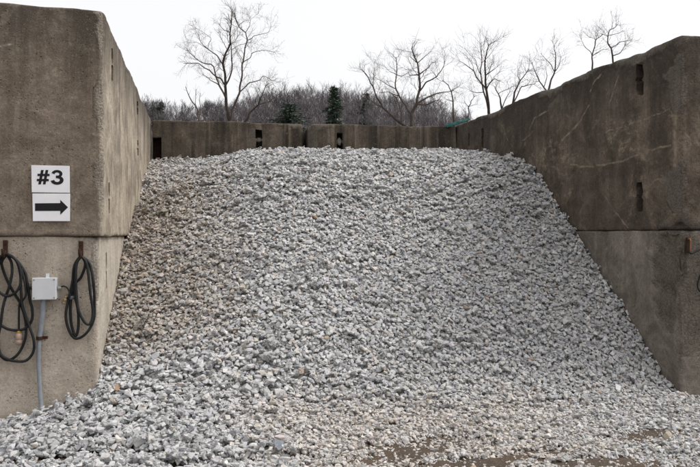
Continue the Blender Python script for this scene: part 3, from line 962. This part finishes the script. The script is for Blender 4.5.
def cable_pts(px, ds, sub=9):
    return smooth_path([W(x_, y_, d_) for (x_, y_), d_ in zip(px, ds)], sub)
def ramp_d(n, a, b, w=.012, seed=0):
    rs = random.Random(seed)
    return [a + (b - a) * i / max(1, n - 1) + rs.uniform(-w, w) * .5 for i in range(n)]

# left cable
L1 = [(6.5, 253.5), (15, 259), (21, 266), (25.5, 274), (27.7, 286), (30, 301), (32.2, 309), (31.5, 321), (24, 329), (12, 330), (1.5, 325.5), (-6, 315), (-9, 295), (-5, 272), (0, 259), (6, 254)]
L2 = [(6, 254), (12, 256.5), (17.5, 263), (20.5, 276), (21, 292), (22.5, 306), (28.5, 324), (33.7, 340), (33.2, 352), (26, 360.5), (15, 361), (6, 358.5), (0, 353), (-2, 340), (.5, 325), (2.8, 308), (6, 296), (9.4, 286), (12, 273), (11.2, 262), (7, 255)]
L3 = [(6, 255), (1.8, 262), (3.2, 270), (7, 280), (11, 288), (16, 296), (20.5, 304), (25, 318), (26, 334), (22.5, 346.5), (16, 356), (7, 360), (-2, 352), (-8, 335), (-8, 300), (-5, 275), (1, 260), (6, 255)]
L4 = [(7, 254.5), (14, 258), (19.5, 267), (21.2, 280), (17, 291), (8, 296), (0, 292.5), (-6, 283), (-6, 268), (0, 257), (6, 254)]
L5 = [(21.5, 268), (24.5, 282), (26, 294), (23, 300), (19.5, 304), (18.9, 316), (18.9, 330)]
q0 = W(6, 252, .07)
lc = empty('power_cable', W(6, 361, .03), 'larger black coiled cable with a tan plug hanging at the left edge of the wall', 'cable')
lo = W(6, 361, .03)
mb = MB()
for n_, (L, a_, b_) in enumerate(((L1, .055, .05), (L2, .07, .065), (L3, .035, .04), (L4, .085, .08))):
    ds = ramp_d(len(L), a_, b_, .02, n_)
    ds[0] = ds[-1] = .065
    mb.tube(cable_pts(L, ds), .0112, 8)
mb.tube(cable_pts(L5, [.06, .07, .075, .07, .06, .05, .045]), .0085, 8)
link('cord', mb.mesh('cord', lo, True), M_CAB, lc)
def plug(top, bot, parent, org, m1, m2, r=.02):
    d = (bot - top)
    mb = MB(); mb.tube([top, top + d * .06, top + d * .24, top + d * .26], [r * .5, r * .72, r * .78, r * .6], 12)
    link('plug_cap', mb.mesh('plug_cap', org, True), m1, parent)
    mb = MB(); mb.tube([top + d * .25, top + d * .27, top + d * .7, top + d * .72, top + d * .76, top + d * .98, bot], [r * .8, r, r * 1.05, r * .92, r * 1.08, r * 1.02, r * .9], 14)
    link('plug_body', mb.mesh('plug_body', org, True), m2, parent)
plug(W(18.9, 329.6, .045), W(18.9, 343.5, .045), lc, lo, M_YEL, M_PLUG, .024)

# right cable
A = [(81.5, 257), (86, 259.5), (90.4, 266), (93.4, 282), (94.6, 303), (93.6, 320), (86, 333.5), (75.5, 338.5), (68.5, 329), (65.8, 315), (68.6, 299), (72.4, 282), (74, 267), (78, 259), (81, 257)]
B = [(81, 257), (77, 263), (75.8, 275), (76.2, 290), (78.6, 310), (85, 322.5), (90.4, 323.4), (92.9, 312), (90.2, 292), (88.2, 273), (86, 262), (82, 257)]
Cc_ = [(82, 257), (85, 262), (84.6, 268), (80.5, 278), (73.5, 286), (70.4, 304), (71.3, 324), (75.6, 336), (78.4, 326), (77.6, 308), (74.2, 292), (74.5, 275), (77, 262), (81, 257)]
rc = empty('power_cable', W(80, 339, .03), 'smaller black coiled cable hanging on the hook right of the grey box', 'cable')
ro = W(80, 339, .03)
mb = MB()
for n_, (L, a_, b_) in enumerate(((A, .05, .05), (B, .07, .07), (Cc_, .035, .04))):
    ds = ramp_d(len(L), a_, b_, .02, n_ + 9); ds[0] = ds[-1] = .065
    mb.tube(cable_pts(L, ds), .0112, 8)
# lead back to the box
mb.tube(cable_pts([(59.8, 287.4), (64, 286.2), (68, 289), (70, 296), (67.5, 297.5), (65.6, 298.3)], [.045, .05, .06, .065, .06, .055]), .0065, 8)
link('cord', mb.mesh('cord', ro, True), M_CAB, rc)
plug(W(66.2, 296.3, .055), W(63.4, 303.6, .05), rc, ro, M_BRASS, M_BRASS, .014)
mb = MB(); q = W(71.6, 297.6, .045); mb.tube([q + Vector((0, 0, .014)), q - Vector((0, 0, .014))], .02, 10)
link('tape', mb.mesh('tape', ro, True), simple('grey_tape', (.12, .13, .15), .4), rc)

# right hook with its dark cable
YR = YFR + .02
M_COP = simple('rusty_steel_orange_glint', (.30, .15, .07), .7, .2, .2, 40, .4, (.2, .08, .04))  # rusty steel tinted orange, a coppery glint put into the colour
p0 = onY(687, 238, YR); p1 = onY(687, 252.5, YR)
e = empty('wall_hook', Vector((p1.x, YR, p1.z)), 'rusty hook with a painted orange glint on the lower right wall beside the broken corner', 'hook')
o_ = Vector((p1.x, YR, p1.z))
mb = MB(); mb.box((p0.x + .006, YR - .008, (p0.z + p1.z) / 2), (.04, .012, p0.z - p1.z + .01)); link('plate', bevelled(mb, 'plate', o_, .003), M_DRUST, e)
mb = MB(); a_ = Vector((p0.x, YR - .01, p0.z - .012))
mb.tube(smooth_path([a_, a_ + Vector((-.002, -.03, .006)), a_ + Vector((-.008, -.05, -.02)), a_ + Vector((-.01, -.05, -.09)), a_ + Vector((-.004, -.045, -.115))], 6), .0065, 10)
link('prong', mb.mesh('prong', o_, True), M_COP, e)
ro2 = onY(700, 290, YR - .03)
mb = MB()
pts = [onY(688.5, 252.0, YR - .045), onY(692, 253.2, YR - .05), onY(697, 250.8, YR - .05), onY(704, 248.5, YR - .05), onY(713, 253, YR - .05), onY(717, 270, YR - .04), onY(712, 287, YR - .035), onY(704, 293, YR - .03), onY(699, 290, YR - .025), onY(697.6, 284, YR - .022), onY(701, 274, YR - .03), onY(708, 258, YR - .04)]
mb.tube(smooth_path(pts, 8), .0085, 8)
o = link('power_cable', mb.mesh('power_cable', ro2, True), M_CAB, loc=ro2)
tag(o, 'dark cable at the right edge leading off from the rusty hook with a painted orange glint', 'cable')

# dry twig by the conduit
q = [W(58.5, 409, .10), W(63, 404, .12), W(67, 400.5, .10), W(71.5, 394.5, .09)]
mb = MB(); mb.tube(q, [.006, .006, .005, .003], 6); mb.tube([q[1], q[1] + Vector((.05, -.03, .015))], [.004, .002], 5)
o = link('dry_twig', mb.mesh('dry_twig', q[0], True), simple('dead_stem', (.07, .05, .035), .9), loc=q[0])
tag(o, 'thin dry twig leaning on the left wall above the gravel', 'twig')

# green tarp over the back right corner
k = NT('green_tarp'); v = k.coord(); k.color(k.mix(k.ramp(k.noise(v, 6, 4), .35, .65), (.02, .17, .14), (.015, .11, .10)))
k.b.inputs['Roughness'].default_value = .45; k.normal(k.bump(k.noise(v, 14, 4), .6, .03)); M_TARP = k.m
p_a, p_b = on_line(445.5, 126.3, br0, br1), P(462, 121.8, 12.0)
bm = bmesh.new()
nu, nw = 28, 12; gr = []
for i in range(nu + 1):
    s = i / nu; row = []
    c_ = p_a.lerp(Vector((4.70, 11.62, 3.62)), s)
    wid = .06 + .2 * min(1, s * 1.3)
    for j in range(nw + 1):
        t_ = j / nw
        yv = c_.y - .04 + wid * t_
        zz_ = c_.z + .015 + .016 * math.sin(t_ * math.pi) * (.5 + s) + .022 * noise.noise(Vector((s * 6, t_ * 4, 1))) - (.045 * (1 - t_) ** 3)
        row.append(bm.verts.new((c_.x, yv, zz_)))
    gr.append(row)
for i in range(nu):
    for j in range(nw): bm.faces.new((gr[i][j], gr[i + 1][j], gr[i + 1][j + 1], gr[i][j + 1]))
bmesh.ops.solidify(bm, geom=bm.faces[:], thickness=.008)
for f in bm.faces: f.smooth = True
me = bpy.data.meshes.new('tarp'); bm.to_mesh(me); bm.free()
for v_ in me.vertices: v_.co -= p_a
o = link('tarp', me, M_TARP, loc=p_a)
tag(o, 'strip of green tarp lying over the back right corner of the bay walls', 'tarp')

# ------------------------------------------------------------------ trees
M_BARK = simple('grey_brown_bark', (.085, .068, .056), .95, 0, .2, 3, .5, (.05, .04, .034), .02)
M_TWIG = simple('bare_twigs', (.12, .092, .08), .95, 0, .15, 3, .1)
M_WOOD = simple('far_bare_wood', (.19, .17, .175), .95, 0, .2, .11, .1, (.09, .082, .088))  # grey-purple tint carries the haze of distance in the colour

def wander(p, d, L, n, rs, up=.25, crook=.35):
    pts = [p.copy()]
    d = d.normalized()
    for i in range(n):
        d = (d + Vector((rs.gauss(0, crook), rs.gauss(0, crook), rs.gauss(0, crook) + up)) * .45).normalized()
        p = p + d * (L / n)
        pts.append(p.copy())
    return pts

def sprout(mb, pts, r0, L, rs, depth, n, up=.25, minr=.006, sides=3, crook=.35, start=.25):
    """side shoots along a polyline"""
    if depth == 0: return
    seg = [(pts[i + 1] - pts[i]).length for i in range(len(pts) - 1)]
    tot = sum(seg) or 1
    for k_ in range(n):
        s = (start + (1 - start) * (k_ + rs.random()) / n) * tot
        i = 0
        while i < len(seg) - 1 and s > seg[i]: s -= seg[i]; i += 1
        p = pts[i].lerp(pts[i + 1], min(1, s / (seg[i] or 1)))
        d = (pts[i + 1] - pts[i]).normalized()
        side = d.orthogonal().normalized(); side.rotate(Quaternion(d, rs.uniform(0, 6.283)))
        dd = (d * rs.uniform(.5, 1.0) + side * rs.uniform(.55, 1.0)).normalized()
        LL = L * rs.uniform(.55, 1.1)
        q = wander(p, dd, LL, 4 if depth > 1 else 3, rs, up, crook)
        r_ = max(minr, r0 * rs.uniform(.7, 1.0))
        rad = [max(minr * .7, r_ * (1 - .75 * i_ / (len(q) - 1))) for i_ in range(len(q))]
        mb.tube(q, rad, sides, cap=False)
        sprout(mb, q, r_ * .55, LL * .55, rs, depth - 1, max(2, int(n * .8)), up, minr, sides, crook, .3)

def traced_tree(name, label, limbs, t, r_base, seed, twig_L=1.3, twigs=5, depth=2, group=None, minr=.0045, cat='tree', dens=1.0):
    rs = random.Random(seed)
    nodes = []                       # (px, py, depth offset, radius)
    base = P(limbs[0][0][0], limbs[0][0][1], t)
    gz = hills_z(base.x, base.y) - .15
    org = Vector((base.x, base.y, gz))
    trunk, crown = MB(), MB()
    for li, L in enumerate(limbs):
        x0, y0 = L[0]
        if li == 0 or not nodes:
            d0, r0 = 0., r_base
        else:
            best = min(nodes, key=lambda n_: (n_[0] - x0) ** 2 + (n_[1] - y0) ** 2)
            if (best[0] - x0) ** 2 + (best[1] - y0) ** 2 < 60:
                x0, y0 = best[0], best[1]; d0, r0 = best[2], best[3] * .68
            else: d0, r0 = rs.uniform(-.6, .6), r_base * .75
        drift = rs.uniform(-1, 1)
        pts, rads = [], []
        pl_ = 0.
        tot = sum(math.hypot(L[i + 1][0] - L[i][0], L[i + 1][1] - L[i][1]) for i in range(len(L) - 1))
        for i, (x_, y_) in enumerate([(x0, y0)] + list(L[1:])):
            if i: pl_ += math.hypot(L[i][0] - L[i - 1][0], L[i][1] - L[i - 1][1])
            off = d0 + drift * pl_ / F * t * .5
            rr = max(minr * 1.3, r0 * (1 - .72 * pl_ / tot))
            nodes.append((x_, y_, off, rr))
            pts.append(P(x_, y_, t + off)); rads.append(rr)
        first = (li == 0 or (d0 == 0 and li == 0))
        rooted = (li == 0) or (L[0][1] > 100 and r0 >= r_base * .74 and len(nodes) > 0 and (x0, y0) == L[0])
        if rooted and li == 0:
            dn = (pts[0] - pts[1]).normalized(); m_ = pts[0] + dn * .5
            pts = [org + Vector((0, 0, -.2)), org.lerp(m_, .5) + Vector((0, 0, .1)), m_] + pts; rads = [r_base * 1.35, r_base * 1.15, r_base * 1.05] + rads
        elif rooted:
            dn = (pts[0] - pts[1]).normalized(); m_ = pts[0] + dn * .5
            q_ = Vector((m_.x, m_.y, hills_z(m_.x, m_.y) - .3)); pts = [q_, q_.lerp(m_, .6), m_] + pts; rads = [rads[0] * 1.15, rads[0] * 1.08, rads[0]] + rads
        nr = len(pts) - len(L)
        kp, kr = [], []
        for i in range(len(pts)):
            kp.append(pts[i]); kr.append(rads[i])
            if i >= nr and i < len(pts) - 1:
                g_ = pts[i + 1] - pts[i]
                o_ = Vector((rs.gauss(0, 1), rs.gauss(0, 1), rs.gauss(0, .6))) * g_.length * .05
                kp.append(pts[i].lerp(pts[i + 1], rs.uniform(.35, .65)) + o_); kr.append((rads[i] + rads[i + 1]) / 2)
        sp = smooth_path(kp, 4)
        rads_s, rads = rads, kr
        rd = [rads[min(i // 4, len(rads) - 1)] + (rads[min(i // 4 + 1, len(rads) - 1)] - rads[min(i // 4, len(rads) - 1)]) * (i % 4) / 4 for i in range(len(sp))]
        rads = rads_s
        (trunk if (rooted and li < 3) else crown).tube(sp, rd, 7)
        lp = pts[3:] if rooted else pts
        if len(lp) > 1:
            ln = sum((lp[i + 1] - lp[i]).length for i in range(len(lp) - 1))
            sprout(crown, lp, max(minr, rads[-1] * .8), twig_L * min(1.2, .5 + ln / 5), rs, depth, max(3, int(twigs * dens * (0.6 + ln / 3.5))), .22, minr, 3, .4, .3)
            # tip spray
            sprout(crown, [lp[-2].lerp(lp[-1], .6), lp[-1]], max(minr, rads[-1] * .7), twig_L * .9, rs, depth, 4, .2, minr, 3, .4, .2)
    tw = [v_ for v_ in crown.v[-1:0:-7]] if twig_L > .6 else []
    for q_ in tw:                       # finest shoots
        if rs.random() < .75: continue
        q_ = Vector(q_); d_ = Vector((rs.gauss(0, 1), rs.gauss(0, 1), rs.gauss(.45, .7))).normalized() * rs.uniform(.25, .65)
        w_ = d_.orthogonal().normalized() * .0045
        crown.add([q_ - w_, q_ + w_, q_ + d_], [(0, 1, 2)])
    e = empty(name, org, label, cat, group)
    link('trunk', trunk.mesh('trunk', org, True), M_BARK, e)
    link('crown', crown.mesh('crown', org, True), M_TWIG, e)
    return e

T1 = [
    [(229.6, 121), (227.5, 110), (226, 98.6), (225.3, 85.7), (225.2, 78.9), (223.1, 65.1), (225.7, 53.1), (230, 38.6), (230, 32.6), (231.7, 18.9)],
    [(229.6, 121), (232.1, 111.4), (236, 101), (239.6, 92.1), (241.5, 79), (242, 65.1), (244.6, 51.4), (247.1, 40.3), (245.4, 32.6), (238.6, 25.7), (234.3, 12.9)],
    [(225.5, 94), (219.3, 85.7), (216.3, 78), (213.7, 66.9), (211, 64.3), (200, 61.4), (187, 49.7)],
    [(225.3, 85.7), (221, 79), (212.9, 74), (209.4, 70.3), (198.3, 63.4), (183.7, 63.4)],
    [(223.1, 65.1), (217.1, 55.7), (207.7, 48.9), (200.9, 42), (198.3, 34.3)],
    [(207.7, 48.9), (211.1, 38.6), (202.6, 31.7), (194, 27.4)],
    [(205, 46), (197, 42.5), (186, 42)],
    [(225.3, 85.7), (229.1, 78.9), (232.2, 65.1), (231.4, 49.7), (230.3, 36.9)],
    [(231.4, 50.5), (238.6, 45.4), (247.1, 42.9), (255.7, 43.7)],
    [(242, 65.1), (249.7, 58.3), (252.3, 53.1), (266, 50.2), (274.6, 52.3)],
    [(247.1, 40.3), (254, 36), (267.7, 32.6), (271, 26)],
    [(245.4, 32.6), (249.7, 25.7), (250.6, 19.7), (247.1, 14)],
    [(250.6, 19.7), (259.1, 12.9)],
    [(238.6, 25.7), (245.4, 20.6)],
    [(241.5, 88), (249.3, 82.9), (258.9, 80.4), (263.2, 76.1), (271.8, 80.4)],
    [(219.3, 86), (210.7, 80.4), (202, 74)],
    [(230, 33), (224, 30), (219, 24)],
]
traced_tree('bare_tree', 'tallest bare tree with several crooked stems above the left back wall', T1, 40, .10, 3, .85, 7, 2)
T2 = [
    [(411.7, 121), (411.7, 114.2), (416.5, 104.5), (419, 92), (419, 74.7), (417.4, 63.1), (411.7, 47.7)],
    [(411.5, 113), (405.9, 105.5), (399, 95.9), (395.9, 89), (396.6, 74.7), (396, 57)],
    [(402, 124), (393.3, 117), (382.8, 107.4), (377, 97.8), (373, 86.2), (368.3, 77.6), (361.6, 69.9)],
    [(405, 123), (401, 111.3), (395.3, 95.9)],
    [(419.5, 89), (426, 82.4), (436.7, 76.6), (441, 71), (445, 60)],
    [(416.5, 104.5), (424, 99.5), (431, 95.9), (442.5, 92.4), (454, 90.5)],
    [(419, 75.5), (427, 69), (433, 62)],
    [(417.4, 63.1), (409.7, 56.4)], [(418.5, 64), (427, 54.5), (431, 51)],
    [(415.5, 107), (427, 104.5), (440, 99.7)],
    [(395.9, 90), (386.6, 84.3), (375, 77.6)], [(396.4, 77), (390.5, 71.8), (383.7, 65)],
    [(398, 81), (402, 76), (407.8, 72.8), (413, 68)], [(373, 86.2), (374, 69), (375, 61)], [(382.8, 107.4), (371.2, 100.7), (362, 98)],
    [(398, 95), (388, 92), (379, 93)], [(419, 76), (409, 75)], [(436.7, 76.6), (431, 70)],
]
traced_tree('bare_tree', 'wide bare tree forking low into spreading stems above the right back block', T2, 38, .095, 5, 1.0, 7, 2)
T3 = [
    [(488.8, 113), (486.4, 90), (485.5, 75.5), (486.4, 53.7), (489, 44)],
    [(487.3, 113), (483.7, 92), (481, 75.5), (481.9, 62.8), (481, 42)],
    [(483.7, 86), (477.3, 78.3), (473.7, 71), (465.5, 64.6), (459, 61)],
    [(481, 77), (475.5, 60), (464.6, 48.2)], [(483.7, 97), (477.3, 92.8), (470, 91)],
    [(486, 76), (493, 70), (498, 66)], [(486, 62), (492, 52), (497, 46)], [(474, 72), (473, 66), (470, 60)], [(486, 84), (494, 79), (500, 81)],
]
traced_tree('bare_tree', 'slender bare tree with twin upright stems just behind the far end of the right wall', T3, 42, .088, 8, 1.2, 6, 2)
traced_tree('bare_tree', 'thin short bare tree beside the green tarp', [
    [(454, 124), (453, 101.7), (451, 91), (448.3, 85.3), (442.5, 80.5)], [(451, 91), (459.8, 86.2)], [(453, 102), (445, 98.7)]], 36, .055, 12, .7, 4, 2)
traced_tree('bare_tree', 'small faint bare sapling between the thin tree and the twin stemmed tree', [
    [(467.8, 118), (468.5, 107), (471, 101), (474.5, 96)], [(468.5, 108), (464, 101)], [(470, 106), (478, 104)]], 44, .05, 15, .8, 4, 2)
traced_tree('bare_tree', 'low crooked bare tree leaning left over the right wall', [
    [(502, 110), (500.5, 102), (498.3, 93.8), (494.6, 86.5)], [(499, 95), (506, 90), (512.8, 86.5)], [(503.5, 108), (506.4, 97.5), (510, 91)]], 34, .05, 18, .8, 5, 2)
traced_tree('bare_tree', 'forked bare tree leaning right over the right wall beside the crooked one', [
    [(512.8, 104), (514.7, 92), (520, 81), (529, 69)], [(516, 101), (521, 87.4), (528, 85), (535.6, 83.7)], [(520, 81), (517, 75)], [(524, 75), (532, 70)]], 34, .052, 21, .9, 6, 2)
traced_tree('bare_tree', 'bare tree with a tall fan of twigs halfway along the right wall top', [
    [(548, 92), (550, 84.6), (554.7, 71.9), (555.6, 53.7), (554, 46)], [(545, 91), (543.8, 87.4), (539.3, 81), (535.6, 72.8), (532, 62)], [(554.7, 71.9), (551, 64.6), (541, 53.7)], [(554.7, 71.9), (559.5, 64), (561, 56)], [(542, 85), (547, 76), (545, 66)], [(540, 82), (533, 82)]], 36, .056, 24, 1.0, 6, 2)
traced_tree('bare_tree', 'small bare tree with a y shaped fork above the right wall, left of its neighbour', [
    [(591.6, 76), (592, 56), (596, 40), (603, 34)], [(592, 60), (586, 48), (580, 36)], [(592.5, 58), (602, 50), (607, 49)], [(595, 45), (590, 37)], [(596, 40), (598, 30)]], 38, .052, 27, 1.0, 6, 2)
traced_tree('bare_tree', 'rightmost bare tree showing its twigs above the right wall', [
    [(613.5, 66), (612.5, 56), (611, 48), (608, 36), (610, 30), (618, 24)], [(611, 48), (620, 42), (632, 40)], [(615, 60), (620, 53), (626, 44)], [(608, 36), (602, 34)], [(611, 40), (619, 33), (624, 31)]], 38, .055, 30, 1.0, 6, 2)
traced_tree('bare_tree', 'broken snag with bare upright poles left of the tallest tree', [
    [(199.5, 122), (197.9, 111), (191.4, 100.7), (185.6, 86.8)], [(196.6, 122), (196.3, 113.6), (196.1, 89)], [(200.7, 123), (200.8, 108), (200.6, 93.5)], [(211, 122.5), (205, 117.5), (199, 112)]], 37, .05, 33, .5, 1, 1, cat='dead tree')
traced_tree('bare_tree', 'low sprawling reddish bare tree right of the tallest tree', [
    [(244, 123), (249, 114), (257.9, 105), (262, 95), (266.4, 84.6)], [(257.9, 105), (268.6, 101.8), (281.4, 92)], [(247, 118), (252, 108), (250, 98), (247, 90)], [(262, 96), (258, 88)]], 43, .075, 36, 1.1, 7, 2)

# far wood on the hillside: bare crowns that merge into one mass
sky_px = [-60, 100, 145, 165, 178, 190, 215, 235, 250, 270, 290, 305, 322, 345, 365, 385, 400, 420, 440, 452, 462, 480, 560]
sky_py = [100, 103, 104, 104, 108, 105, 106, 102, 99, 95, 92, 91, 91, 93, 96, 98, 98, 100, 106, 112, 117, 124, 128]
wood = MB()
rs = random.Random(77)
def wood_tree(px, t, top, spread=1., dens=1.):
    b_ = P(px, 150, t); gz = hills_z(b_.x, b_.y) - .3
    top_z = EYE + (233.5 - top) / F * t
    h = top_z - gz
    if h < 1.5: return
    base = Vector((b_.x, b_.y, gz))
    lean = Vector((rs.gauss(0, .05), rs.gauss(0, .05), 1))
    pts = wander(base, lean, h * .93, 6, rs, .3, .10)
    r0 = .04 + .010 * h
    mb_r = [r0 * (1 - .88 * i / 6) for i in range(7)]
    wood.tube(pts, mb_r, 4, cap=False)
    for n2_ in range(int(230 * spread)):
        f_ = rs.random() ** .7
        q_ = base + Vector((0, 0, h * (.35 + .62 * f_))) + Vector((rs.gauss(0, 1), rs.gauss(0, 1), 0)) * h * .15 * (1.15 - .7 * f_)
        d_ = Vector((rs.gauss(0, .6), rs.gauss(0, .6), rs.gauss(.7, .5))).normalized() * rs.uniform(.4, 1.1)
        w_ = Vector((rs.gauss(0, 1), rs.gauss(0, 1), 0)).normalized() * .02
        wood.add([q_ - w_, q_ + w_, q_ + d_], [(0, 1, 2)])
    sprout(wood, pts, r0 * .42, h * .26 * spread, rs, 3, int(8 * dens), .5, .013, 3, .22, .15)
NW = 330
for n_ in range(NW):
    px = -40 + 515 * (n_ + rs.random()) / NW
    t = rs.uniform(76, 150)
    top = np.interp(px, sky_px, sky_py) + abs(rs.gauss(0, 5.0)) - 2.5 + 3.5 * noise.noise(Vector((px * .045, 3, 1)))
    if 172 < px < 214 and rs.random() < .35: continue
    wood_tree(px, t, top)
for n_ in range(90):        # brushy understorey
    px = -40 + 500 * (n_ + rs.random()) / 90
    wood_tree(px, rs.uniform(58, 100), np.interp(px, sky_px, sky_py) + rs.uniform(9, 17), 1.5, .9)
o = link('bare_wood', wood.mesh('bare_wood', (0, 0, 0)), M_WOOD)
tag(o, 'distant grey brown leafless wood on the hillside behind the back wall', 'wood', kind='stuff')
print('wood faces', len(wood.f))

# conifers
k = NT('conifer_needles'); v = k.coord()
k.color(k.mix(k.ramp(k.noise(v, 1.2, 4), .35, .65), (.075, .105, .082), (.11, .14, .11)))
M_CON = k.m
def conifer(px, top, t, width_px, label, seed, ragged=.25, open_=0.):
    rs_ = random.Random(seed)
    b_ = P(px, 150, t); gz = hills_z(b_.x, b_.y) - .3
    zt = EYE + (233.5 - top) / F * t; h = zt - gz
    org = Vector((b_.x, b_.y, gz))
    e = empty('conifer_tree', org, label, 'tree')
    tr = MB(); tr.tube([org, org + Vector((0, 0, h * .5)), org + Vector((0, 0, h))], [.17, .11, .02], 7)
    link('trunk', tr.mesh('trunk', org, True), M_BARK, e)
    cr = MB()
    Rm = width_px / F * t / 2
    hh = min(h * .9, (122 - top) / F * t * 1.5)
    z_ = 0.1
    while z_ < hh:
        f_ = z_ / hh
        rad = Rm * (min(1, .14 + f_ * 1.7) if f_ < .5 else 1.0) * (1 + rs_.uniform(-ragged, ragged))
        for b in range(rs_.randint(8, 11)):
            an = rs_.uniform(0, 6.283); L = rad * rs_.uniform(.6, 1.15)
            if rs_.random() < open_: continue
            d = Vector((math.cos(an), math.sin(an), rs_.uniform(-.25, .22)))
            p = org + Vector((0, 0, h - z_))
            nseg = max(3, int(L / .14))
            for s_ in range(nseg):
                q_ = p + d * L * (s_ + .6) / nseg - Vector((0, 0, .10 * L * ((s_ + 1) / nseg) ** 2))
                w0 = .40 * (1 - .5 * s_ / nseg)
                for m_ in range(6):
                    sd = Vector((rs_.gauss(0, 1), rs_.gauss(0, 1), rs_.gauss(0, .45))).normalized()
                    tp = q_ + (sd * .8 + d * .5) * w0 * rs_.uniform(.6, 1.2)
                    sw = sd.cross(Vector((0, 0, 1))).normalized() * .055 + Vector((0, 0, rs_.uniform(-.05, .05)))
                    cr.add([q_ - sw, q_ + sw, tp], [(0, 1, 2)])
        z_ += .17 * (1 + f_ * .3)
    link('crown', cr.mesh('crown', org), M_CON, e)
conifer(334, 86.5, 57, 22, 'tall dark green conifer standing above the wood behind the back wall', 1)
conifer(290, 104, 55, 40, 'broad squat dark conifer above the right end of the left back block', 2, .35, .1)
conifer(161, 102, 78, 15, 'dull green conifer among bare trees by the left wall end', 4, .45, .55)
conifer(366, 93.5, 84, 26, 'loose thin pine behind the left stems of the wide bare tree', 5, .45, .5)

# ------------------------------------------------------------------ light, sky, camera
sun_el, sun_az = R(48), R(100)      # azimuth clockwise from +Y
D = Vector((math.sin(sun_az) * math.cos(sun_el), math.cos(sun_az) * math.cos(sun_el), math.sin(sun_el)))
sd = bpy.data.lights.new('sun', 'SUN'); sd.energy = 1.5; sd.angle = R(22); sd.color = (1, .965, .92)
so = bpy.data.objects.new('sun', sd); COL.objects.link(so); so.location = D * 30
so.rotation_euler = (-D).to_track_quat('-Z', 'Y').to_euler()
w = bpy.data.worlds.new('World'); SC.world = w; w.use_nodes = True
nt = w.node_tree; nt.nodes.clear()
out = nt.nodes.new('ShaderNodeOutputWorld')
sky = nt.nodes.new('ShaderNodeTexSky'); sky.sky_type = 'NISHITA'; sky.sun_disc = False
sky.sun_elevation = sun_el; sky.sun_rotation = sun_az; sky.air_density = 1.0; sky.dust_density = 6.0; sky.ozone_density = 1
hs = nt.nodes.new('ShaderNodeHueSaturation'); hs.inputs['Saturation'].default_value = .12
nt.links.new(sky.outputs[0], hs.inputs['Color'])
b1_ = nt.nodes.new('ShaderNodeBackground'); b1_.inputs['Strength'].default_value = .06; nt.links.new(hs.outputs[0], b1_.inputs[0])
b2_ = nt.nodes.new('ShaderNodeBackground'); b2_.inputs['Strength'].default_value = .62; b2_.inputs[0].default_value = (.985, .985, 1, 1)
ad = nt.nodes.new('ShaderNodeAddShader'); nt.links.new(b1_.outputs[0], ad.inputs[0]); nt.links.new(b2_.outputs[0], ad.inputs[1])
nt.links.new(ad.outputs[0], out.inputs[0])

cam = bpy.data.cameras.new('camera'); co = bpy.data.objects.new('camera', cam); COL.objects.link(co)
co.location = (0, 0, EYE); co.rotation_euler = (R(90), 0, -TH)
cam.sensor_width = 36; cam.lens = 36.0; cam.clip_start = .05; cam.clip_end = 5000
SC.camera = co
SC.view_settings.view_transform = 'Standard'; SC.view_settings.look = 'None'
SC.view_settings.gamma = 1; SC.view_settings.exposure = .32; SC.view_settings.use_curve_mapping = False
